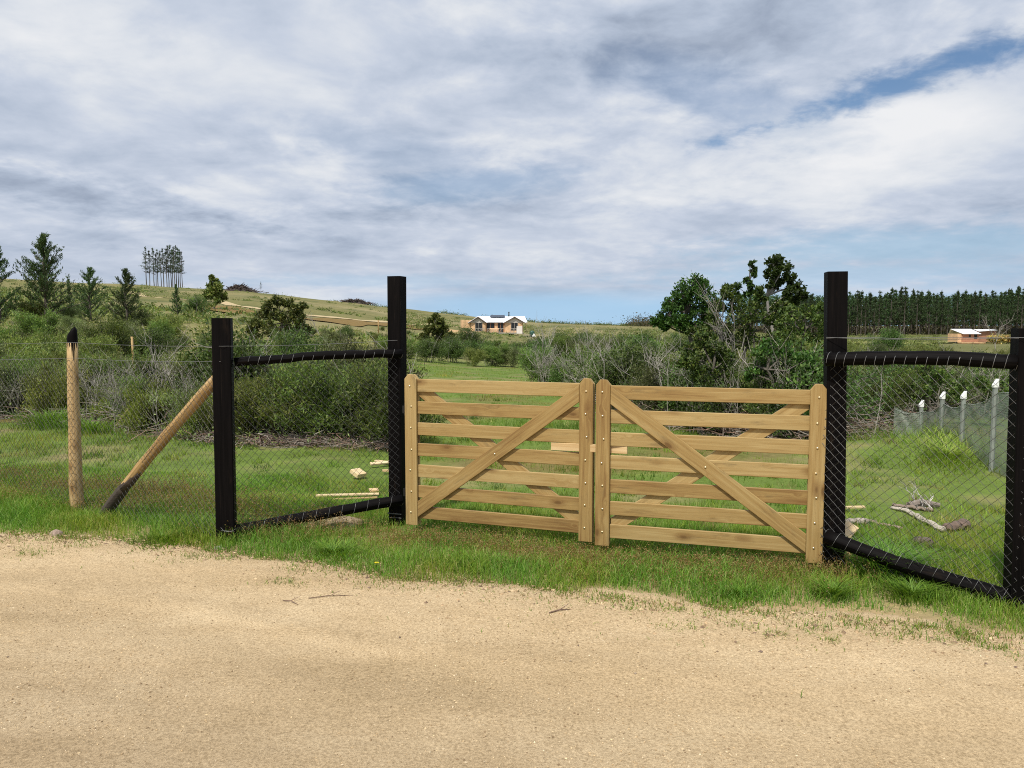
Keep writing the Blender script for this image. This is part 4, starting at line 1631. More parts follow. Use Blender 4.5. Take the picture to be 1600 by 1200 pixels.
# ---- trees shaped clump by clump
def clump_tree(name, label, px, Y, py_top_trunk, clumps, pal, seed, lean=0, leafL=.10, leafW=.055, per=26, twigs=16, trunk_r=.09, barkc=BARKC, bend=.1, group=None):
    rs = np.random.RandomState(seed)
    b = at(px, 560, Y)
    bz = gzf(b.x, b.y)
    root = empty(name, (b.x, b.y, bz), 0, label, 'tree', group)
    m = Y / FPX
    top = at(px + lean, py_top_trunk, Y)
    B = np.array([0, 0, -.1])
    Tp = np.array([top.x - b.x, 0, top.z - bz])
    t = np.linspace(0, 1, 9)
    P = B + (Tp - B) * t[:, None]
    P[:, 0] += np.sin(t * np.pi * 1.6) * bend * rs.choice([-1, 1]) + np.r_[0, rs.normal(0, bend * .18, 8)]
    P[:, 1] += np.sin(t * np.pi) * bend * .7
    g = G()
    tube(g, P, trunk_r * (1 - .7 * t), 8, barkc, False)
    gl = G()
    for (cx, cy, cr) in clumps:
        c = at(cx, cy, Y)
        R = cr * m
        C = np.array([c.x - b.x, rs.uniform(-1, 1) * R * 1.3, c.z - bz])
        k = int(np.clip(np.argmin(np.linalg.norm(P - C, axis=1)) - 1, 0, 8))
        st = P[k]
        mid = (st + C) / 2 + rs.normal(0, R * .2, 3) - np.array([0, 0, R * .15])
        tube(g, [st, mid, C], [trunk_r * .38, trunk_r * .26, trunk_r * .12], 5, np.array(barkc) * rs.uniform(.8, 1.2), False)
        tw = rs.normal(size=(twigs, 3))
        tw /= np.linalg.norm(tw, axis=1)[:, None]
        tw = C + tw * (R * rs.uniform(.35, 1.05, twigs) ** .7)[:, None] * np.array([1, 1, .85])
        for q in tw:
            tube(g, [C + (q - C) * .1, (C + q) / 2 + rs.normal(0, R * .08, 3), q], [trunk_r * .10, trunk_r * .07, trunk_r * .03], 3, np.array(barkc) * .9, False)
        n = twigs * per
        LC = np.repeat(tw, per, 0) + rs.normal(0, R * .17, (n, 3))
        tone = rs.uniform(.75, 1.3, twigs)
        col = pick(rs, n, pal) * np.repeat(tone, per)[:, None]
        out = LC - C
        out /= np.linalg.norm(out, axis=1)[:, None] + 1e-6
        leaves(gl, rs, LC, leafL, leafW, col, out * .6 + np.array([0, 0, .3]), .8)
    g.obj('trunk', M['bark'], root)
    gl.obj('crown', M['leaf'], root)
    return root


EV = [(.030, .060, .014), (.042, .078, .018), (.055, .098, .022), (.024, .046, .012), (.070, .110, .024)]
clump_tree('evergreen_tree', 'broad dark evergreen tree with a rounded crown at the left of the right thicket', 1082, 21.5, 470,
           [(1082, 446, 20), (1092, 462, 20), (1064, 462, 18), (1050, 474, 16), (1105, 474, 20), (1075, 480, 20), (1042, 490, 15), (1030, 500, 12),
            (1060, 502, 14), (1092, 494, 16), (1112, 496, 12), (1038, 508, 9), (1122, 478, 12), (1098, 444, 11), (1073, 510, 10)], EV, 21, -5, .095, .050, 26, 22, .10)
clump_tree('evergreen_tree', 'tall evergreen tree with a twisted bare trunk and high open crown, nearest the right gatepost', 1196, 20.5, 440,
           [(1208, 412, 12), (1222, 420, 13), (1205, 428, 11), (1218, 440, 12), (1235, 436, 12), (1246, 450, 12), (1254, 462, 8), (1232, 458, 12), (1200, 444, 6), (1216, 404, 7), (1226, 470, 8), (1242, 470, 7)],
           EV, 22, 16, .090, .048, 24, 20, .085, (.30, .28, .25), .16)
clump_tree('evergreen_tree', 'thin evergreen tree with small leaf tufts, left of the tall twisted tree', 1172, 21, 412,
           [(1177, 412, 5.5), (1180, 422, 6), (1177, 430, 4), (1168, 438, 6.5), (1172, 446, 6), (1175, 456, 6), (1165, 460, 5), (1180, 466, 6), (1150, 448, 6), (1152, 462, 7)], EV, 23, 6, .08, .042, 20, 12, .035)
clump_tree('evergreen_tree', 'bushy evergreen tree filling the thicket beneath the tall twisted tree', 1168, 19.8, 490,
           [(1130, 460, 12), (1140, 452, 10), (1150, 478, 16), (1175, 488, 18), (1190, 470, 12), (1128, 480, 14), (1145, 500, 18), (1170, 510, 20), (1205, 500, 16), (1160, 530, 20), (1195, 530, 18), (1185, 455, 8), (1118, 498, 14), (1108, 515, 15), (1215, 480, 12), (1232, 492, 14), (1135, 525, 16), (1220, 520, 16), (1090, 520, 13)],
           MIDG + EV, 24, 0, .085, .042, 22, 20, .06)
clump_tree('evergreen_tree', 'olive green tree close behind the tall right gatepost', 1252, 18.5, 500,
           [(1240, 490, 15), (1262, 488, 15), (1275, 500, 14), (1285, 480, 10), (1230, 505, 15), (1250, 515, 18), (1272, 525, 18), (1240, 540, 18), (1292, 510, 12), (1275, 545, 16), (1222, 525, 14)],
           MIDG + DARKG, 25, 0, .08, .035, 22, 20, .06)
clump_tree('evergreen_tree', 'low dark leafy tree in the right thicket, straight above the middle of the right leaf', 1105, 11.4, 560,
           [(1080, 545, 16), (1100, 532, 14), (1122, 540, 16), (1090, 566, 18), (1115, 566, 18), (1138, 560, 14), (1068, 568, 12), (1130, 585, 16), (1095, 590, 16)], MIDG + EV, 51, 0, .055, .028, 22, 18, .05)
clump_tree('evergreen_tree', 'low dark leafy tree in the right thicket, close left of the tall right gatepost', 1212, 10.9, 560,
           [(1190, 552, 16), (1210, 540, 15), (1232, 548, 16), (1252, 562, 16), (1200, 575, 18), (1225, 578, 18), (1250, 590, 15), (1180, 585, 13), (1272, 575, 12)], DARKG + EV, 52, 0, .055, .028, 22, 18, .05)
clump_tree('evergreen_tree', 'dark leafy tree behind the net fence, under the upper right rail', 1450, 12.3, 590,
           [(1420, 590, 15), (1440, 580, 15), (1462, 586, 15), (1485, 592, 14), (1430, 610, 15), (1455, 612, 16), (1482, 615, 14), (1510, 604, 13), (1535, 600, 14), (1560, 606, 14), (1405, 608, 10)], MIDG + DARKG, 53, 0, .055, .028, 22, 18, .05)
clump_tree('round_tree', 'small rounded tree on the hillside, right of the hilltop pine stand', 336, 95, 445,
           [(334, 440, 7), (326, 448, 8), (343, 448, 8), (336, 456, 10), (326, 462, 9), (346, 462, 9), (338, 470, 9), (330, 433, 4)], MIDG + OLIVE, 26, 0, .28, .16, 30, 18, .16)
clump_tree('dark_tree', 'dark spreading tree at the top of the left thicket, above the upper black rail', 440, 42, 485,
           [(418, 478, 10), (432, 470, 10), (447, 474, 10), (462, 482, 10), (474, 478, 6), (410, 492, 11), (428, 492, 12), (448, 494, 13), (466, 496, 11), (402, 506, 10), (422, 510, 13), (445, 514, 14), (468, 512, 12),
            (392, 516, 8), (480, 520, 9), (430, 528, 14), (460, 530, 13), (405, 528, 10)], DARKG + OLIVE, 27, 0, .14, .07, 28, 20, .10)
clump_tree('round_tree', 'rounded green tree between the tall left gatepost and the house', 682, 46, 500,
           [(680, 494, 5), (674, 502, 7), (688, 503, 7), (680, 512, 9), (668, 516, 8), (694, 515, 8), (684, 524, 10), (662, 528, 9), (702, 526, 9), (674, 536, 11), (694, 538, 11), (712, 536, 7)],
           MIDG + OLIVE, 28, 0, .15, .075, 28, 20, .09)
for (px, Y, top, lab) in [(312, 80, 462, 'low round bush below the small rounded hillside tree'), (729, 60, 512, 'dark bush just left of the white-roofed house'), (543, 52, 508, 'round dark bush left of the tall left gatepost'),
                          (1390, 90, 512, 'pale green bush in front of the pine plantation')]:
    q = at(px, 560, Y)
    zg = gzf(q.x, q.y)
    place(RD, (q.x, q.y), px, max(.6, (at(px, top, Y).z - zg) / 1.35), lab, 'x')['group'] = 'bushes standing apart on the slope'


# ---- bare dead trees
def bare_tree(px, Y, top, seed, label, spread=.5, col=DRYC, stems=2):
    rs = np.random.RandomState(seed)
    b = at(px, 560, Y)
    bz = gzf(b.x, b.y)
    H = at(px, top, Y).z - bz
    root = empty('bare_tree', (b.x, b.y, bz), 0, label, 'tree')
    g = G()
    for i in range(stems):
        d = np.array([rs.normal(0, .12), rs.normal(0, .15), 1.0])
        grow(rs, g, (0, 0, -.05), d / np.linalg.norm(d), H * .56, .006 * H + .006, 2, [], (6, 6), .16, .08, spread, .55, col)
    g.obj('trunk', M['bark'], root)
    return root


bare_tree(1150, 17, 424, 31, 'bare grey dead tree with fine upright twigs in the right thicket', .45, (.21, .19, .16), 2)
bare_tree(855, 30, 482, 32, 'bare grey dead tree standing just right of the white-roofed house')
bare_tree(926, 33, 496, 33, 'small bare dead tree above the shrubs, behind the meeting stiles', .4)
bare_tree(1342, 12.5, 570, 34, 'bare pale dead tree under the upper right rail', .6)
bare_tree(1555, 120, 480, 35, 'pale bare tree in front of the plantation, by the cabin', .5)
bare_tree(500, 40, 478, 36, 'thin bare tree at the right end of the dark spreading tree', .4, DRYC, 1)


# ---- young pines
def young_pine(px, Y, top, seed, label, wide=.30, sparse=1.0, base_cut=.0):
    rs = np.random.RandomState(seed)
    b = at(px, 560, Y)
    bz = gzf(b.x, b.y)
    H = at(px, top, Y).z - bz
    root = empty('young_pine', (b.x, b.y, bz), 0, label, 'tree', 'young pines on the slope behind the left thicket')
    g, gl = G(), G()
    t = np.linspace(0, 1, 10)
    P = np.c_[np.r_[0, rs.normal(0, .02 * H ** .5, 9)], np.r_[0, rs.normal(0, .02 * H ** .5, 9)], t * H]
    tube(g, P, .022 * H * (1 - t * .93) + .01, 7, (.09, .075, .06), False)
    nw = int(11 + H * .8)
    pal = [(.040, .064, .022), (.030, .050, .018), (.055, .080, .028), (.075, .095, .036)]
    for w in range(nw):
        f = base_cut + (1 - base_cut) * (w + .3 + rs.uniform(-.15, .15)) / nw
        if f > .97:
            continue
        for j in range(rs.randint(5, 8) if f < .6 else 4):
            if rs.rand() > .95 * sparse:
                continue
            an = rs.uniform(0, 6.283)
            L = H * wide * (1 - f) ** .85 * rs.uniform(.55, 1.3) + .012 * H
            elv = rs.uniform(.15, .55) + f * .45
            d = np.array([math.cos(an) * math.cos(elv), math.sin(an) * math.cos(elv), math.sin(elv)])
            st = np.array([np.interp(f, t, P[:, 0]), np.interp(f, t, P[:, 1]), f * H])
            Bp, dd = wander(rs, st, d, L, 4, .08, .10)
            tube(g, Bp, np.linspace(.007 * H, .002 * H, 5), 4, (.10, .085, .065), False)
            ends = [(Bp[-1], dd), (Bp[3], dd), (Bp[2], dd), (Bp[1], dd), ((Bp[2] + Bp[3]) / 2, dd)]
            for q in range(rs.randint(3, 6)):
                u = rs.uniform(.25, 1)
                s0 = Bp[0] + (Bp[-1] - Bp[0]) * u
                sd_ = dd + rs.normal(0, .5, 3) + np.array([0, 0, .25])
                sd_ /= np.linalg.norm(sd_)
                e = s0 + sd_ * L * rs.uniform(.12, .32)
                ends.append((e, sd_))
                ends.append(((s0 + e) / 2, sd_))
            for (e, ed) in ends:
                k = 9
                C = e + ed * rs.uniform(-.10, .05, (k, 1)) * H * .5 + rs.normal(0, .010 * H, (k, 3))
                leaves(gl, rs, C, .030 * H + .03, .008 * H, pick(rs, k, pal), np.tile(ed * 1.3 + np.array([0, 0, .4]), (k, 1)), .8)
    C = np.c_[rs.normal(0, .004 * H, 40), rs.normal(0, .004 * H, 40), rs.uniform(.88, 1.0, 40) * H]
    leaves(gl, rs, C, .035 * H, .008 * H, pick(rs, 40, pal), np.tile([0, 0, 1.2], (40, 1)), .7)
    g.obj('trunk', M['bark'], root)
    gl.obj('crown', M['needle'], root)
    return root


young_pine(76, 50, 368, 41, 'tallest young pine on the left, broad with upswept branches', .46)
young_pine(2, 48, 384, 42, 'young pine cut by the left edge of the photo', .36, .9)
young_pine(144, 54, 418, 43, 'middle-sized young pine right of the tallest one', .50)
young_pine(200, 46, 420, 44, 'young pine with a thin leader, above the peeled pole and the brace', .45)
young_pine(279, 75, 444, 45, 'small thin young pine below the hilltop pine stand', .26, .8)
young_pine(112, 95, 436, 46, 'small distant young pine on the skyline between two bigger ones', .2, .8)


# ---- tall pines: hilltop stand and plantation
def tall_pine(seed, H, bare, wide, barkc, label, group, nl=10):
    rs = np.random.RandomState(seed)
    root = empty('tall_pine', (0, 0, -500), 0, label, 'tree', group)
    g, gl = G(), G()
    t = np.linspace(0, 1, 7)
    P = np.c_[np.r_[0, np.cumsum(rs.normal(0, .05, 6))], np.r_[0, np.cumsum(rs.normal(0, .05, 6))], t * H]
    tube(g, P, .011 * H * (1 - .85 * t) + .03, 6, barkc, False)
    nw = 13
    pal = [(.034, .056, .020), (.026, .044, .016), (.048, .070, .026)]
    for w in range(nw):
        f = bare + (1 - bare) * (w + rs.rand() * .6) / nw
        for j in range(rs.randint(3, 6)):
            an = rs.uniform(0, 6.283)
            prof = min(1.0, (1 - f) / (1 - bare) * 1.5 + .08) * (.75 + .25 * math.sin(f * 40))
            L = H * wide * max(.12, prof) * rs.uniform(.5, 1.2)
            elv = rs.uniform(.1, .7)
            d = np.array([math.cos(an) * math.cos(elv), math.sin(an) * math.cos(elv), math.sin(elv)])
            st = np.array([np.interp(f, t, P[:, 0]), np.interp(f, t, P[:, 1]), min(f, .985) * H])
            tube(g, [st, st + d * L], [.0028 * H, .001 * H], 3, barkc, False)
            for u in (.45, .75, 1.0):
                C = st + d * L * u + rs.normal(0, .012 * H, (nl, 3))
                leaves(gl, rs, C, .030 * H, .010 * H, pick(rs, nl, pal), np.tile([0, 0, .7], (nl, 1)), .9)
    C = np.c_[np.full(24, P[-1, 0]), np.full(24, P[-1, 1]), rs.uniform(.92, 1.015, 24) * H] + rs.normal(0, .06, (24, 3))
    leaves(gl, rs, C, .03 * H, .008 * H, pick(rs, 24, pal), np.tile([0, 0, 1.3], (24, 1)), .7)
    g.obj('trunk', M['bark'], root)
    gl.obj('crown', M['needle'], root)
    return root


hp = [tall_pine(61 + i, 16, .36, .15, (.10, .085, .07), 'x', 'pines of the hilltop stand', 4) for i in range(3)]
hx = [(229, 386), (234, 392), (241, 388), (244, 397), (247, 390), (252, 392), (256, 388), (261, 389), (264, 384), (268, 383), (270, 390), (273, 386), (276, 384), (279, 388), (282, 390), (285, 393)]
for i, (px, top) in enumerate(hx):
    Y = 330 + rs.uniform(-8, 8)
    q = at(px, 445, Y)
    zg = gzf(q.x, q.y)
    place(hp[i % 3], (q.x, q.y), rs.uniform(0, 6.28), (at(px, top, Y).z - zg) / 16.0, 'tall bare-stemmed pine in the close stand on the hilltop skyline', 'pines of the hilltop stand')
pp = [tall_pine(71 + i, 20, .26, .17, (.085, .07, .058), 'x', 'pines of the plantation', 9) for i in range(4)]
for row in range(6):
    Y0 = 318 + row * 8
    for px in np.arange(1185 + row * 3, 1680, 11.5):
        px = px + rs.uniform(-7, 7)
        Y = Y0 + rs.uniform(-3, 3)
        q = at(px, 500, Y)
        top = np.interp(px, [1200, 1260, 1330, 1480, 1600, 1700], [462, 458, 455, 455, 450, 448]) + rs.uniform(-5, 12) + 5 * math.sin(px * .05) * math.sin(px * .021)
        zg = gzf(q.x, q.y)
        place(pp[rs.randint(4)], (q.x, q.y), rs.uniform(0, 6.28), (at(px, top, 318).z - zg) / 20.0, 'tall dark pine in the dense plantation behind the small cabin', 'pines of the plantation')


# ---- the plantation's depth, behind its front trunks
rs_p = np.random.RandomState(8)
g = G()
n = 60000
pxs = rs_p.uniform(1150, 1720, n)
Ys = rs_p.uniform(364, 400, n)
xs_ = (pxs - 800) / FPX * Ys
topz = 18.0 + 3.5 * (fbm(xs_ / 2.2, Ys / 6, 66) - .5)
zz_ = rs_p.uniform(.22, 1.0, n) * topz
C = np.c_[xs_, Ys, gz(xs_, Ys) + zz_]
leaves(g, rs_p, C, .95, .38, pick(rs_p, n, [(.034, .056, .020), (.026, .044, .016), (.048, .070, .026)]), np.tile([0, 0, .6], (n, 1)), .9)
for k in range(170):
    px_, Y_ = rs_p.uniform(1150, 1720), rs_p.uniform(362, 398)
    x_ = (px_ - 800) / FPX * Y_
    z_ = gzf(x_, Y_)
    tube(g, [(x_, Y_, z_), (x_, Y_, z_ + 12)], [.2, .1], 4, (.085, .07, .058), False)
tag(g.obj('forest', M['needle']), 'dark depth of the pine plantation behind its front trees', 'forest', kind='stuff')

# ---- ground cover too fine to count
def scrub(name, label, pts, n_each, size, pal, leaf, mat, seed, twig=0):
    rs = np.random.RandomState(seed)
    g = G()
    P = np.array(pts)
    z = gz(P[:, 0], P[:, 1])
    s = np.broadcast_to(size, (len(P),)) * rs.uniform(.55, 1.5, len(P))
    C = np.repeat(np.c_[P, z], n_each, 0)
    S = np.repeat(s, n_each)
    off = rs.normal(0, 1, (len(C), 3)) * np.array([.55, .55, .32])
    off[:, 2] = np.abs(off[:, 2])
    off += np.repeat(rs.normal(0, .2, (len(P), 3)), n_each, 0) * np.array([1, 1, 0])
    C = C + off * S[:, None]
    tone = np.repeat(rs.uniform(.65, 1.35, len(P)), n_each)
    leaves(g, rs, C, leaf, leaf * .4, pick(rs, len(C), pal) * tone[:, None], np.tile([0, 0, .8], (len(C), 1)), .9)
    return tag(g.obj(name, mat), label, 'scrub', kind='stuff')


pts, sz = [], []
for k in range(2600):
    Y = 55 * (330 / 55) ** (rs.rand() ** .8)
    px = rs.uniform(-300, 830)
    q = at(px, 500, Y)
    if fbm(np.array([q.x / 16]), np.array([q.y / 16]), 91)[0] < .46 + .10 * (px > 340) + .04 * (Y > 200):
        continue
    pts.append((q.x, q.y))
    sz.append(1.3 * rs.uniform(.4, 1.1) * (1.0 if px < 340 else .6))
scrub('hillside_scrub', 'low mixed scrub scattered over the hillside', pts, 36, np.array(sz), OLIVE + GREYG + MIDG, .34, M['leaf'], 92)
pts = []
for k in range(900):
    px = rs.uniform(-200, 1060)
    q = at(px, 480, 352 + rs.uniform(-6, 10))
    if fbm(np.array([q.x / 9.0]), np.array([3.0]), 95)[0] < .40:
        continue
    pts.append((q.x, q.y))
scrub('skyline_scrub', 'thin line of dark scrub along the ridge skyline', pts, 26, 1.7, DARKG + OLIVE, .55, M['leaf'], 96)
pts = [(at(px, 500, Y).x, at(px, 500, Y).y) for px, Y in zip(rs.uniform(985, 1720, 1500), rs.uniform(322, 385, 1500))]
scrub('plantation_undergrowth', 'dark brown undergrowth between the plantation pines', pts, 30, 5.0, [(.055, .040, .028), (.075, .05, .035), (.035, .036, .02)], .9, M['leaf'], 97)
pts = [(at(px, 500, Y).x, at(px, 500, Y).y) for px, Y in zip(rs.uniform(620, 1660, 2300), rs.uniform(95, 300, 2300))]
scrub('valley_scrub', 'low olive scrub on the flat ground around the house', [p for p in pts if not (abs(p[0] + 3) < 14 and p[1] < 215) and not (1470 < 800 + FPX * p[0] / p[1] < 1590)], 30, 1.3, OLIVE + GREYG, .42, M['leaf'], 98)
pts = [(at(px, 500, Y).x, at(px, 500, Y).y) for px, Y in zip(rs.uniform(1300, 1680, 700), rs.uniform(36, 100, 700))]
scrub('field_scrub', 'low green scrub on the ground before the plantation', [p for p in pts if not (1478 < 800 + FPX * p[0] / p[1] < 1582 and p[1] > 55)], 30, .75, OLIVE + MIDG + YELG, .16, M['leaf'], 101)
pts = [(at(px, 500, Y).x, at(px, 500, Y).y) for px, Y in zip(rs.uniform(-200, 600, 1500), 17 + 60 * rs.rand(1500) ** 1.5)]
scrub('slope_grass', 'tall dry and green grass between the shrubs on the left slope', pts, 44, .42, [(.24, .22, .10), (.18, .20, .06), (.28, .25, .13), (.15, .18, .05)], .13, M['leaf'], 102)
pts, n_ = [], 0
for k in range(900):                                                      # rank plants under the shrubs
    px = rs.uniform(-180, 612) if k % 2 else rs.uniform(830, 1650)
    q = gnd(px, (base_l(px) if k % 2 else base_r(px)) - rs.uniform(0, 26))
    pts.append((q.x, q.y))
scrub('thicket_undergrowth', 'tangled low undergrowth at the foot of both thickets', pts, 60, .30, OLIVE + GREYG + [(.16, .12, .08), (.12, .09, .06)], .055, M['leaf'], 99)


def sticks(name, label, n, fx, seed, L=(.15, .6), r=.006, pal=((.25, .20, .16), (.32, .28, .24), (.18, .13, .10), (.24, .15, .11)), zlift=.1):
    rs_ = np.random.RandomState(seed)
    g = G()
    for i in range(n):
        x, y = fx(rs_)
        an = rs_.uniform(0, 6.28)
        l = rs_.uniform(*L)
        z = gzf(x, y) + abs(rs_.normal(0, zlift)) + .01
        d = np.array([math.cos(an), math.sin(an), rs_.normal(0, .25)]) * l / 2
        c = np.array([x, y, z])
        tube(g, [c - d, c + rs_.normal(0, .08 * l, 3), c + d], [r, r * .8, r * .4], 3, np.array(pal[rs_.randint(len(pal))]), False)
    return tag(g.obj(name, M['twig']), label, 'dead twigs', kind='stuff')


def left_line(r):
    px = r.uniform(255, 625)
    q = gnd(px, np.interp(px, [255, 330, 440, 625], [672, 688, 694, 700]) + r.normal(0, 3.0))
    return q.x, q.y


def right_line(r):
    px = r.uniform(900, 1440)
    q = gnd(px, base_r(px) + r.normal(1, 5))
    return q.x, q.y


def far_left_line(r):
    px = r.uniform(-150, 300)
    q = gnd(px, base_l(px) + r.normal(2, 4))
    return q.x, q.y


sticks('dead_twigs', 'band of dead brown twigs raked along the foot of the left thicket', 1500, left_line, 1, (.12, .5), .006, zlift=.05)
sticks('dead_twigs', 'tangle of dead grey twigs along the foot of the right thicket', 1100, right_line, 2, (.2, .9), .007, zlift=.16)
sticks('dead_twigs', 'dead twigs lying at the far left under the thicket', 220, far_left_line, 3, (.2, .8), .007, zlift=.12)
# ------------------------------------------------------------------ buildings far off
def pbox(parent, name, mat, x0, x1, y0, y1, z0, z1, label=None, grand=None):
    g = G()
    box(g, x0, x1, y0, y1, z0, z1, .01)
    o = g.obj(name, mat, grand or parent)
    if label:
        o['label'] = label
    return o


def quad_sheet(g, pts, th=.08):
    """thick sheet from four corners"""
    P = np.array(pts, float)
    n = np.cross(P[1] - P[0], P[3] - P[0])
    n /= np.linalg.norm(n)
    if n[2] < 0:
        n = -n
    V = np.concatenate([P, P + n * th])
    g.add(V, [(0, 1, 2, 3), (4, 5, 6, 7), (0, 1, 5, 4), (1, 2, 6, 5), (2, 3, 7, 6), (3, 0, 4, 7)])


def make_house():
    Y = 187.0
    c = at(777.5, 520, Y)
    zg = gzf(c.x, Y)
    zf = at(777, 519.5, Y).z                              # floor level seen in the photo
    root = empty('timber_house', (c.x, Y, zg), 0, 'timber house with a white roof and two front gables, raised on piles', 'house')
    f = zf - zg
    m = Y / FPX
    X = lambda px: (px - 777.5) * m
    e = f + 15.5 * m                                      # eaves
    ap = e + 9.0 * m
    g = G()
    box(g, X(736), X(817), 1.2, 8.0, f, e, .01)
    slab(g, [(X(736), f), (X(759), f), (X(759), e), (X(747.5), ap - .15), (X(736), e)], (0, -1.4, 0), (1, 0, 0), (0, 0, 1), (0, 1, 0), 2.6)
    slab(g, [(X(789), f), (X(816), f), (X(816), e), (X(803.5), ap - .15), (X(789), e)], (0, -1.4, 0), (1, 0, 0), (0, 0, 1), (0, 1, 0), 2.6)
    w = g.obj('wall', M['ply'], root)
    for xa, xb, xm in ((733, 761, 747.5), (787, 819, 804)):
        g = G()
        slab(g, [(X(xa), e - .05), (X(xb), e - .05), (X(xm), ap - .05)], (0, -1.46, 0), (1, 0, 0), (0, 0, 1), (0, 1, 0), .05)
        g.obj('gable', M['gable'], root)
    g = G()
    quad_sheet(g, [(X(733), .7, e), (X(824), .7, e), (X(820), 4.6, ap + .1), (X(745), 4.6, ap + .1)])
    quad_sheet(g, [(X(733), 8.6, e), (X(824), 8.6, e), (X(820), 4.6, ap + .1), (X(745), 4.6, ap + .1)])
    for xa, xb, xm in ((732, 761.5, 747.5), (786.5, 821, 804)):
        quad_sheet(g, [(X(xa), -1.9, e - .12), (X(xa), 4.2, e - .12), (X(xm), 4.2, ap), (X(xm), -1.9, ap)])
        quad_sheet(g, [(X(xb), -1.9, e - .12), (X(xb), 4.2, e - .12), (X(xm), 4.2, ap), (X(xm), -1.9, ap)])
    r = g.obj('roof', M['roofw'], root)
    for xa, xb, xm in ((732, 761.5, 747.5), (786.5, 821, 804)):
        g = G()
        for p, q in (((X(xa), e - .22), (X(xm), ap - .12)), ((X(xm), ap - .12), (X(xb), e - .22))):
            tube(g, [(p[0], -1.94, p[1]), (q[0], -1.94, q[1])], .09, 4)
        g.obj('barge_board', M['trim'], root)
    g = G()
    quad_sheet(g, [(X(765), 3.0, ap - .05), (X(789), 3.0, ap - .05), (X(788), 4.4, ap + .42), (X(766), 4.4, ap + .42)], .05)
    for a in (766, 772, 778, 784, 788):
        tube(g, [(X(a), 4.3, ap), (X(a), 4.3, ap + .42)], .04, 4)
    o = g.obj('solar_panel', M['panel'], root)
    g = G()
    tube(g, [(X(795), 4.4, ap), (X(795), 4.4, ap + 7.5 * m)], .13, 8)
    tube(g, [(X(795), 4.4, ap + 7 * m), (X(795), 4.4, ap + 8 * m)], .19, 8)
    g.obj('chimney', M['hinge'], root)
    for xa, xb, z0, z1, yy in ((743.5, 753.5, f + .4, e - .05, -1.4), (799, 808.5, f + .5, e - .05, -1.4), (760, 772, f + .8, e - .1, 1.2), (778, 786, f + .05, e - .1, 1.2)):
        d = pbox(root, 'door' if xb - xa < 9 else 'window', M['glass'], X(xa), X(xb), yy - .05, yy + .05, z0, z1)
        g = G()
        for x in (X(xa) - .06, (X(xa) + X(xb)) / 2, X(xb) + .06):
            tube(g, [(x, yy - .07, z0), (x, yy - .07, z1)], .05, 4)
        tube(g, [(X(xa), yy - .07, z1), (X(xb), yy - .07, z1)], .05, 4)
        g.obj('frame', M['plyred'] if yy > 0 else M['deckw'], d)
    pbox(root, 'deck', M['deckw'], X(734), X(818), -3.4, 1.15, f - .25, f - .02)
    for px in np.arange(737, 818, 9):
        pbox(root, 'pile', M['trim'], X(px) - .1, X(px) + .1, -3.2, -3.0, -.3, f - .26)
    g = G()
    for a, b in ((744, 758), (762, 788), (798, 812)):
        tube(g, [(X(a), -3.3, f + .95), (X(b), -3.3, f + .95)], .05, 4)
        for px in np.arange(a, b + .1, 4.5):
            tube(g, [(X(px), -3.3, f), (X(px), -3.3, f + .95)], .05, 4)
        for px in np.arange(a, b - 4, 4.5):
            tube(g, [(X(px), -3.3, f + .1), (X(px + 4.5), -3.3, f + .9)], .03, 4)
    g.obj('railing', M['deckw'], root)
    # porch posts and sloped annexe on the right
    g = G()
    for px in (760, 788, 822):
        tube(g, [(X(px), .8, f), (X(px), .8, e)], .08, 4)
    g.obj('porch_post', M['ply'], root)
    g = G()
    for k in range(4):
        slab(g, [(0, 0), (2.2, 0), (2.2, .3), (0, .3)], (X(815), -3.5 - k * .35, f - .35 - k * .22), (1, 0, 0), (0, 1, 0), (0, 0, -1), .06)
    g.obj('steps', M['deckw'], root)
    return root, zg, m, Y, X, f


hr, hz, hm, hY, HX, hf = make_house()
# things around the house
g = G()
slab(g, [(0, 0), (1.35, 0), (1.35, 1.9), (0, 1.9)], (0, 0, 0), (1, 0, 0), (0, .35, .937), (0, -1, .3), .05)
tag(g.obj('leaning_board', M['gable']), 'pale board leaning against the deck at the right gable of the house', 'board').location = (hr.location.x + HX(807), hY - 4.6, hz)
g = G()
an = np.linspace(0, 6.283, 15)[:-1]
tube(g, [(0, 0, 0), (0, 0, 1.3), (0, 0, 1.45), (0, 0, 1.62), (0, 0, 1.7)], [.62, .62, .58, .30, .28], 14)
tag(g.obj('water_tank', M['tank'], None, True), 'dark green water tank right of the house', 'water tank').location = (hr.location.x + HX(831), hY - 1, gzf(hr.location.x + HX(831), hY - 1))
g = G()
slab(g, [(0, 0), (1.0, 0), (.5, .75)], (0, 0, 0), (1, 0, 0), (0, 0, 1), (0, 1, 0), 1.2, .02)
tag(g.obj('white_cover', M['whitep']), 'small white pitched cover beside the green water tank', 'cover').location = (hr.location.x + HX(830.5), hY - 3, gzf(hr.location.x + HX(830), hY - 3) + .25)
g = G()
for x in np.arange(0, 2.6, .32):
    box(g, x, x + .26, 0, .05, 0, 1.9, .01, 2)
for z in (.4, 1.5):
    box(g, 0, 2.5, .052, .10, z, z + .12, .01)
tag(g.obj('board_fence', M['ply']), 'short orange board fence at the left end of the house', 'fence').location = (hr.location.x + HX(719.5), hY + 1, gzf(hr.location.x + HX(722), hY + 1) + .5)
g = G()
slab(g, [(0, 0), (2.2, 0), (2.2, .85), (0, .85)], (0, 0, 0), (1, 0, 0), (0, 1, .25), (0, 0, 1), .06)
for x, y in ((.1, .1), (2.05, .1), (.1, .75), (2.05, .75)):
    box(g, x, x + .08, y, y + .08, -.8, .02, .01, 2)
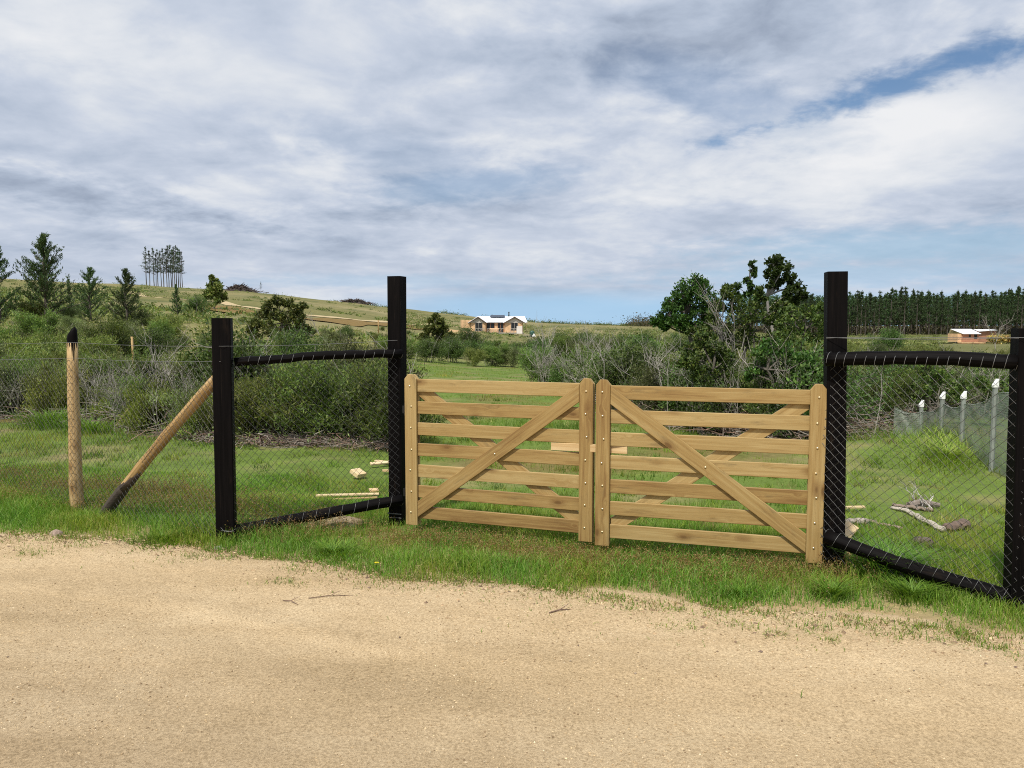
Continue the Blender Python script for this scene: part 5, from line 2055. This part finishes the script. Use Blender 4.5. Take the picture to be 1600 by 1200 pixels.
tag(g.obj('work_table', M['ply']), 'sloping timber work table in front of the recessed porch of the house', 'table').location = (hr.location.x + HX(766), hY - 5.2, hz + 1.0)


def make_cabin():
    Y = 200.0
    c = at(1515, 530, Y)
    zg = gzf(c.x, Y)
    m = Y / FPX
    X = lambda px: (px - 1515) * m
    zl = lambda py: at(1515, py, Y).z - zg
    root = empty('cabin', (c.x, Y, zg), 0, 'small timber cabin with a white roof in front of the plantation', 'cabin')
    f, e, ap = zl(534.5), zl(521.5), zl(514.5)
    g = G()
    box(g, X(1503.5), X(1529), 0, 5, f, e, .01)
    box(g, X(1530), X(1562), 1.5, 5.5, f, e + .6, .01)
    g.obj('wall', M['plyred'], root)
    pbox(root, 'side_wall', M['ply'], X(1497), X(1503.3), .2, 4.8, f, e)
    g = G()
    quad_sheet(g, [(X(1503), -.6, e - .1), (X(1531), -.6, e - .1), (X(1528), 3.2, ap), (X(1495.5), 3.2, ap)])
    quad_sheet(g, [(X(1503), 6.2, e - .1), (X(1531), 6.2, e - .1), (X(1528), 3.2, ap), (X(1495.5), 3.2, ap)])
    quad_sheet(g, [(X(1532), .8, e + .55), (X(1561), .8, e + .9), (X(1561), 3.6, ap - .1), (X(1533), 3.6, ap - .1)])
    g.obj('roof', M['roofw'], root)
    for xa, xb, z0, z1 in ((1513.5, 1516.5, f + 1.2, e - .2), (1522, 1526.5, f + .9, e - .1)):
        pbox(root, 'window', M['glass'], X(xa), X(xb), -.06, .02, z0, z1)
    pbox(root, 'deck', M['ply'], X(1496), X(1533), -2.0, -.1, f - .3, f - .05)
    for px in (1498, 1507, 1514.5, 1524, 1532):
        pbox(root, 'pile', M['ply'], X(px) - .12, X(px) + .12, -1.9, -1.7, -.5, f - .31)


make_cabin()
# flowering yellow-orange bush beside the cabin
for (px, top, lab) in [(1556, 519, 'orange-leaved bush just right of the cabin'), (1576, 523, 'second, lower orange bush right of the cabin')]:
    rs2 = np.random.RandomState(px)
    q = at(px, 530, 196)
    zg = gzf(q.x, q.y)
    H = at(px, top, 196).z - zg
    root = empty('orange_bush', (q.x, q.y, zg), 0, lab, 'bush')
    g, gl, tips = G(), G(), []
    for k in range(7):
        d = np.array([rs2.normal(0, .45), rs2.normal(0, .45), 1])
        grow(rs2, g, (0, 0, 0), d / np.linalg.norm(d), H * .55, .05, 1, tips, (6, 6))
    T = np.array([t[0] for t in tips])
    C = np.repeat(T, 14, 0) + rs2.normal(0, .25, (len(T) * 14, 3))
    leaves(gl, rs2, C, .45, .22, pick(rs2, len(C), [(.45, .26, .10), (.55, .36, .16), (.30, .22, .08), (.16, .15, .05)]))
    g.obj('branches', M['bark'], root)
    gl.obj('foliage', M['leaf'], root)


# ---- brush piles on the ridge
def brush_pile(px, Y, w_px, top, bot, label, seed):
    rs_ = np.random.RandomState(seed)
    m = Y / FPX
    q = at(px, bot, Y)
    zg = gzf(q.x, q.y)
    H = max(1.5, at(px, top, Y).z - zg)
    W = w_px * m / 2
    g = G()
    n = 900
    for i in range(n):
        u = rs_.normal(0, .42)
        v = rs_.normal(0, .3)
        hgt = H * max(0, 1 - abs(u) ** 1.3) * rs_.uniform(.1, 1.0)
        c = np.array([u * W, v * W * .5, hgt])
        an = rs_.uniform(0, 6.28)
        d = np.array([math.cos(an), math.sin(an), rs_.normal(0, .3)]) * rs_.uniform(.6, 2.2)
        tube(g, [c - d, c + d], [.16, .06], 3, np.array([(.07, .05, .042), (.10, .075, .06), (.05, .04, .033)][rs_.randint(3)]), False)
    # heap core of packed soil and stumps
    a = np.linspace(0, 6.283, 25)[:-1]
    rings = [np.c_[np.cos(a) * W * f, np.sin(a) * W * .5 * f, np.full(24, H * h)] * rs_.uniform(.9, 1.1, (24, 1)) for f, h in ((1.05, -.15), (.85, .28), (.5, .62), (.2, .85))]
    V = np.concatenate(rings)
    Q = [(r * 24 + i, r * 24 + (i + 1) % 24, (r + 1) * 24 + (i + 1) % 24, (r + 1) * 24 + i) for r in range(3) for i in range(24)]
    Tt = [(72, 72 + i, 72 + i + 1) for i in range(1, 23)]
    g.add(V, Q, Tt, (.055, .042, .035))
    o = tag(g.obj('brush_pile', M['twig']), label, 'brush pile')
    o.location = (q.x, q.y, zg)


brush_pile(374, 342, 52, 446, 459, 'larger dark brush pile on the ridge, right of the small rounded tree', 1)
brush_pile(554, 342, 50, 469, 479, 'smaller dark brush pile on the ridge, left of the tall left gatepost', 2)
q = at(408, 470, 335)
place(hp[0], (q.x, q.y), 1.0, max(.25, (at(408, 440, 335).z - gzf(q.x, q.y)) / 16), 'lone small tree on the ridge right of the larger brush pile', 'x')
bpy.context.view_layer.update()
for o in list(COL.objects):
    if o.get('label', '').startswith('lone small tree'):
        del o['group']

# ---- thin stakes on the slope
for (px, y0, y1, Y, lab) in [(591, 500, 519, 75, 'pale thin stake on the hillside left of the tall left gatepost'), (403, 545, 566, 22, 'pale thin stake in the thicket under the upper left rail'),
                             (206, 526, 552, 20, 'pale thin stake among the shrubs right of the peeled pole')]:
    g = G()
    p = at(px, y0, Y)
    zg = gzf(p.x, p.y)
    tube(g, [(0, 0, -.1), (.01, 0, (p.z - zg) * .6), (.0, 0, p.z - zg)], .018 + .0006 * Y, 6)
    tag(g.obj('stake', M['pole'], None, True), lab, 'stake').location = (p.x, p.y, zg)

# ------------------------------------------------------------------ net fence on the right
NP = [(1432, 628, 712, 11.0, 1), (1440, 625, 708, 10.6, 1), (1473, 612, 708, 10.0, 1), (1506, 611, 712, 9.4, 1), (1556, 592, 735, 8.5, 1), (1650, 560, 775, 7.4, 1)]
NP = NP[1:]
nroot = None
pp_ = []
for (px, y0, y1, Y, k) in NP:
    p = at(px, y0, Y)
    pp_.append(p)
nroot = empty('net_fence', (pp_[0].x, pp_[0].y, gzf(pp_[0].x, pp_[0].y)), 0, 'low green shade net fence on grey posts with white pointed tips', 'fence')
invn = Matrix.Translation(-nroot.location)
for p in pp_:
    zg = gzf(p.x, p.y)
    g = G()
    w = .042
    box(g, p.x - w / 2, p.x + w / 2, p.y - w / 2, p.y + w / 2, zg - .3, p.z - .096, .004, 2)
    po = under(g.obj('post', M['greyp'], None), nroot, invn)
    g = G()
    zt_ = p.z - .095
    slab(g, [(p.x - w / 2 - .006, zt_), (p.x + w / 2 + .004, zt_), (p.x + w / 2 + .004, p.z), (p.x + w / 2 - .004, p.z), (p.x - w / 2 - .006, zt_ + .03)], (0, p.y - w / 2 - .004, 0), (1, 0, 0), (0, 0, 1), (0, 1, 0), w + .008, .002)
    t_ = under(g.obj('pointed_tip', M['whitep'], None), nroot, invn)
    t_.parent = po
g = G()
U0 = 0
first = pp_[0] + Vector((-.22, .35, 0))
chain = [first] + pp_
for a, b in zip(chain[:-1], chain[1:]):
    n, mz = 14, 10
    L = (b - a).length
    t = np.linspace(0, 1, n)
    za = (a.z - (.16 if a is not first else .12))
    zb_ = b.z - .16
    X_, Y_ = a.x + (b.x - a.x) * t, a.y + (b.y - a.y) * t - .04
    top = za + (zb_ - za) * t - .05 * np.sin(np.pi * t)
    bot = gz(X_, Y_) + .02
    V, UV = [], []
    for i in range(n):
        for j in range(mz):
            s = j / (mz - 1)
            V.append((X_[i], Y_[i] - .03 * math.sin(s * 7 + i * .9) * math.sin(math.pi * t[i]), bot[i] + (top[i] - bot[i]) * s))
            UV.append((U0 + t[i] * L, bot[i] + (top[i] - bot[i]) * s))
    U0 += L
    Q = [(i * mz + j, (i + 1) * mz + j, (i + 1) * mz + j + 1, i * mz + j + 1) for i in range(n - 1) for j in range(mz - 1)]
    g.add(V, Q, None, (1, 1, 1), UV)
under(g.obj('net', M['net'], None, True), nroot, invn)
g = G()
line_wire(g, [(p.x, p.y - .045, p.z - .155) for p in chain], .004, .05)
under(g.obj('edge_rope', M['greyp'], None, True), nroot, invn)


# ------------------------------------------------------------------ loose things on the ground
def log(name, pts, r0, r1, col, label, cat='log', lift=1.0, knob=True):
    rs_ = np.random.RandomState(len(label))
    Q = [gnd(*p) for p in pts]
    P = np.array([(p.x, p.y, gzf(p.x, p.y)) for p in Q])
    t = np.linspace(0, 1, 14)
    X_ = np.stack([np.interp(t, np.linspace(0, 1, len(P)), P[:, k]) for k in range(3)], 1)
    R = np.linspace(r0, r1, 14) * rs_.uniform(.9, 1.1, 14)
    X_[:, 2] += R * lift
    X_[1:-1] += rs_.normal(0, r0 * .25, (12, 3))
    g = G()
    tube(g, X_, R, 9, col)
    if knob:
        for k in range(3):
            i = rs_.randint(3, 12)
            d = rs_.normal(0, 1, 3)
            d[2] = abs(d[2]) + .3
            d /= np.linalg.norm(d)
            tube(g, [X_[i], X_[i] + d * R[i] * 2.2], [R[i] * .45, R[i] * .25], 6, np.array(col) * .8)
    c = P[0]
    return tag(g.obj(name, M['bark'], None, True, tuple(c)), label, cat)


log('log', [(1392, 796), (1420, 803), (1442, 818), (1474, 834)], .016, .026, (.42, .37, .30), 'long pale bleached branch lying on the lawn behind the right wire fence')
log('log', [(1476, 833), (1492, 831), (1508, 829)], .032, .045, (.15, .105, .08), 'dark stump end beside the long pale branch', knob=False)
log('log', [(1318, 821), (1336, 821), (1354, 823)], .026, .028, (.36, .31, .26), 'short pale log just right of the tall right gatepost', knob=False)
log('log', [(1428, 852), (1438, 855), (1450, 858)], .030, .034, (.13, .10, .085), 'short dark log nearest the lower right rail', knob=False)
log('log', [(1395, 792), (1430, 798), (1458, 800)], .018, .016, (.22, .17, .13), 'brown rotten branch lying beyond the pale bleached branch')
log('log', [(1345, 815), (1375, 822), (1410, 830)], .016, .012, (.26, .19, .15), 'thin brown branch between the short pale log and the dark stump')
# dead branch with upright twigs
p = gnd(1440, 795)
root = empty('dead_branch', (p.x, p.y, gzf(p.x, p.y)), 0, 'pale dead branch with upright bare twigs on the lawn behind the right fence', 'branch')
g = G()
rs3 = np.random.RandomState(77)
for k in range(7):
    d = np.array([rs3.normal(0, .9), rs3.normal(0, .4), .8])
    grow(rs3, g, (rs3.uniform(-.08, .1), rs3.uniform(-.05, .05), 0), d / np.linalg.norm(d), rs3.uniform(.12, .24), .007, 1, [], (4, 3), .2, 0, .6, .6, (.46, .43, .38))
tube(g, [(-.12, 0, .03), (0, .02, .05), (.16, 0, .03)], [.03, .035, .02], 8, (.22, .18, .15))
g.obj('twigs', M['bark'], root)


def plank(px0, py0, px1, py1, w, th, label, name='plank', mat='offcut', lift=0.03, roll=0.0):
    a, b = gnd(px0, py0), gnd(px1, py1)
    za, zb_ = gzf(a.x, a.y) + lift, gzf(b.x, b.y) + lift
    A = arr(b.x - a.x, b.y - a.y, zb_ - za)
    L = np.linalg.norm(A)
    A /= L
    Bv = np.cross((0, 0, 1.0), A)
    Bv /= np.linalg.norm(Bv)
    Nv = np.cross(A, Bv)
    cr, sr = math.cos(roll), math.sin(roll)
    B2, N2 = Bv * cr + Nv * sr, Nv * cr - Bv * sr
    g = G()
    slab(g, [(0, 0), (L, 0), (L, w), (0, w)], (0, 0, 0), A, B2, N2, th, .002, 0, px0 * .37)
    o = tag(g.obj(name, M[mat]), label, 'plank' if name == 'plank' else 'offcut')
    o.location = (a.x, a.y, za)
    return o


plank(493, 781, 592, 778, .05, .016, 'long pale plank lying on the grass above the lower left rail')
plank(520, 786, 590, 783, .04, .012, 'brown plank lying just under the long pale plank', mat='pole')
plank(578, 777, 592, 776, .08, .018, 'small pale offcut on the right end of the long plank', 'offcut', lift=.055)
plank(585, 724, 612, 728, .05, .016, 'short pale plank near the tall left gatepost, farthest back')
plank(580, 731, 612, 728, .05, .022, 'thin pale plank just in front of the farthest short plank', roll=.3)
plank(598, 741, 616, 740, .05, .022, 'tiny pale plank end showing left of the tall left gatepost')
plank(558, 751, 572, 748, .13, .045, 'pale wooden block lying on the lawn left of the tall left gatepost', 'block', lift=.02, roll=.35)
plank(585, 795, 605, 792, .04, .02, 'pale offcut under the lower left rail by the gatepost', 'offcut')
plank(1312, 872, 1340, 842, .10, .022, 'yellow plank leaning out behind the tall right gatepost', lift=.05, roll=.5)
plank(1318, 880, 1338, 884, .06, .022, 'small yellow plank lying at the foot of the tall right gatepost', lift=.03, roll=.2)
plank(1318, 801, 1352, 800, .03, .02, 'thin pale stick of timber on the lawn right of the tall right gatepost')
plank(1300, 893, 1316, 889, .07, .03, 'grey stone-like offcut at the base of the tall right gatepost', 'offcut', 'deckw')


def lump(name, px, py, rx, ry, rz_, mat, label, cat, seed, col=(1, 1, 1), rough=.18, n=18):
    rs_ = np.random.RandomState(seed)
    p = gnd(px, py)
    zg = gzf(p.x, p.y)
    a = np.linspace(0, 2 * np.pi, n + 1)[:-1]
    V = []
    hs = np.linspace(0, 1, 7)[:-1]
    for h in hs:
        f = math.cos(h * math.pi / 2) ** .8
        wob = 1 + (fbm(np.cos(a) * 1.7 + seed, np.sin(a) * 1.7 + h * 2, seed) - .5) * rough * 3
        V.append(np.c_[np.cos(a) * rx * f * wob, np.sin(a) * ry * f * wob, np.full(n, math.sin(h * math.pi / 2) * rz_) * wob - .01])
    V = np.concatenate(V + [np.array([[0, 0, rz_]])])
    Q = [(r * n + i, r * n + (i + 1) % n, (r + 1) * n + (i + 1) % n, (r + 1) * n + i) for r in range(5) for i in range(n)]
    T = [(5 * n + i, 5 * n + (i + 1) % n, 6 * n) for i in range(n)]
    g = G()
    g.add(V, Q, T, col)
    o = tag(g.obj(name, M[mat], None, True), label, cat)
    o.location = (p.x, p.y, zg)
    return o


lump('soil_heap', 515, 820, .30, .22, .085, 'soilheap', 'low heap of pale soil under the lower left rail', 'heap', 5, n=40)
lump('rock', 88, 839, .060, .045, .055, 'stone', 'brown and white rock at the left edge of the sandy road', 'rock', 6, (.30, .22, .17))
lump('pebble', 1512, 1027, .024, .016, .013, 'stone', 'dark grey pebble on the sandy road at the right', 'pebble', 8, (.13, .12, .11))
lump('stone', 345, 855, .05, .04, .02, 'stone', 'flat grey stone at the foot of the short black post', 'stone', 9, (.30, .28, .25))
lump('stone', 1066, 853, .10, .04, .015, 'stone', 'flat grey slab in the grass beneath the right leaf of the gate', 'stone', 10, (.34, .32, .29))
# sticks lying on the road
for (a, b, r, lab) in [((442, 943), (466, 950), .0028, 'short thin stick on the road, left of the longer one'), ((482, 941), (552, 937), .0026, 'long thin stick lying on the sandy road'),
                       ((858, 966), (893, 961), .004, 'dark forked twig lying on the sandy road below the gate')]:
    A, B = gnd(*a), gnd(*b)
    za = road_z(np.array([A.x]), np.array([A.y]))[0] + gzf(A.x, A.y)
    g = G()
    Mx, My = (A.x + B.x) / 2, (A.y + B.y) / 2
    tube(g, [(0, 0, .006), (Mx - A.x, My - A.y + .012, .012), (B.x - A.x, B.y - A.y, .006)], [r, r, r * .5], 5, (.16, .10, .07))
    tube(g, [(Mx - A.x, My - A.y + .012, .012), (Mx - A.x + .05, My - A.y + .05, .03)], [r * .8, r * .4], 4, (.16, .10, .07))
    tag(g.obj('stick', M['twig'], None, True), lab, 'stick').location = (A.x, A.y, za)
# yellow flower
p = gnd(588, 888)
root = empty('flower', (p.x, p.y, gzf(p.x, p.y)), 0, 'single small yellow flower at the edge of the verge', 'flower')
g = G()
tube(g, [(0, 0, 0), (.004, -.004, .035)], [.0018, .0014], 4, (.10, .16, .03))
g.obj('stem', M['grass'], root)
g = G()
for k in range(12):
    a = k * 6.283 / 12
    d = arr(math.cos(a), math.sin(a), .25)
    s = arr(-math.sin(a), math.cos(a), 0) * .004
    c = arr(.004, -.004, .036)
    g.add([c, c + d * .011 + s, c + d * .019, c + d * .011 - s], [(0, 1, 2, 3)])
disc_cap(g, (.004, -.004, .036), (0, -.3, .95), .006, .005)
g.obj('petals', M['petal'], root)
# sawdust and chips by the right rail
g = G()
n = 900
c0 = gnd(1478, 884)
x, y = c0.x + RS.normal(0, .18, n), c0.y + RS.normal(0, .10, n)
leaves(g, RS, np.c_[x, y, gz(x, y) + RS.uniform(.004, .035, n)], .030, .016, pick(RS, n, [(.50, .34, .17), (.60, .44, .25), (.38, .25, .13)]), np.tile([.6, .3, 0], (n, 1)), .6)
tag(g.obj('wood_chips', M['twig']), 'scatter of yellow wood chips behind the lower right rail', 'wood chips', kind='stuff')


# tussocks: big clumps of grass by the right gatepost and thicket foot
def tussock(px, py, n, H, sp, label, seed, W=.006, pal=GREENS[:4]):
    rs_ = np.random.RandomState(seed)
    p = gnd(px, py)
    g = G()
    r = np.minimum(np.abs(rs_.normal(0, sp, n)), sp * 1.6)
    a = rs_.uniform(0, 6.28, n)
    x, y = p.x + r * np.cos(a), p.y + r * np.sin(a) * .8
    h = H * rs_.uniform(.45, 1.1, n)
    ld = a + rs_.normal(0, .6, n)
    B = np.c_[x, y, gz(x, y) - .01]
    side = np.c_[np.cos(a + 1.57), np.sin(a + 1.57), np.zeros(n)] * W / 2
    out = np.c_[np.cos(ld), np.sin(ld), np.zeros(n)]
    V = []
    for t, wd in ((0, 1), (.35, .95), (.7, .75), (1, .1)):
        q = B + out * (h * .75 * t ** 2.0)[:, None] + np.c_[np.zeros(n), np.zeros(n), h * (t - .28 * t ** 2.5)]
        V += [q - side * wd, q + side * wd]
    V = np.stack(V, 1).reshape(-1, 3)
    k = (np.arange(n) * 8)[:, None]
    Q = np.concatenate([k + np.array([[0, 1, 3, 2]]), k + np.array([[2, 3, 5, 4]]), k + np.array([[4, 5, 7, 6]])])
    g.add(V, Q, None, np.repeat(pick(rs_, n, pal), 8, 0))
    return tag(g.obj('grass_tussock', M['grass'], None, False, (p.x, p.y, gzf(p.x, p.y))), label, 'tussock')


tussock(1385, 905, 1400, .30, .11, 'tall bright green grass tussock right of the tall right gatepost', 1, .006, [(.16, .27, .05), (.12, .22, .04), (.20, .30, .07)])
tussock(1425, 935, 600, .15, .12, 'lower green tussock in front of the sloping lower right rail', 2)
tussock(1300, 935, 300, .16, .07, 'green tussock in front of the tall right gatepost', 3)
tussock(1150, 930, 500, .10, .13, 'spreading grass tussock on the verge below the right leaf of the gate', 4)
tussock(1110, 905, 400, .09, .12, 'grass tussock on the verge under the diagonal brace of the right leaf', 5)
tussock(520, 866, 700, .11, .20, 'dense dark green tussock on the verge before the lower left rail', 6)
tussock(740, 885, 500, .09, .18, 'grass tussock at the road edge below the left leaf of the gate', 7)
tussock(80, 668, 420, .42, .28, 'tall bright green grass clump at the foot of the thicket, left of the peeled pole', 8, .012)
tussock(140, 676, 300, .34, .30, 'green grass clump at the foot of the thicket, right of the peeled pole', 9, .012)
tussock(1480, 728, 700, .20, .50, 'bright green grass clump on the bank before the net fence', 10, .010, [(.24, .29, .06), (.20, .26, .05), (.30, .31, .09)])
tussock(40, 800, 700, .14, .25, 'dense grass tussock at the far left beside the road', 11)
tussock(255, 845, 600, .11, .20, 'grass tussock between the brace and the short black post, at the road edge', 12)

# ------------------------------------------------------------------ unused prototypes go away
for o in list(COL.objects):
    if o.parent is None and o.location.z < -400:
        for ch in list(o.children):
            bpy.data.objects.remove(ch)
        bpy.data.objects.remove(o)
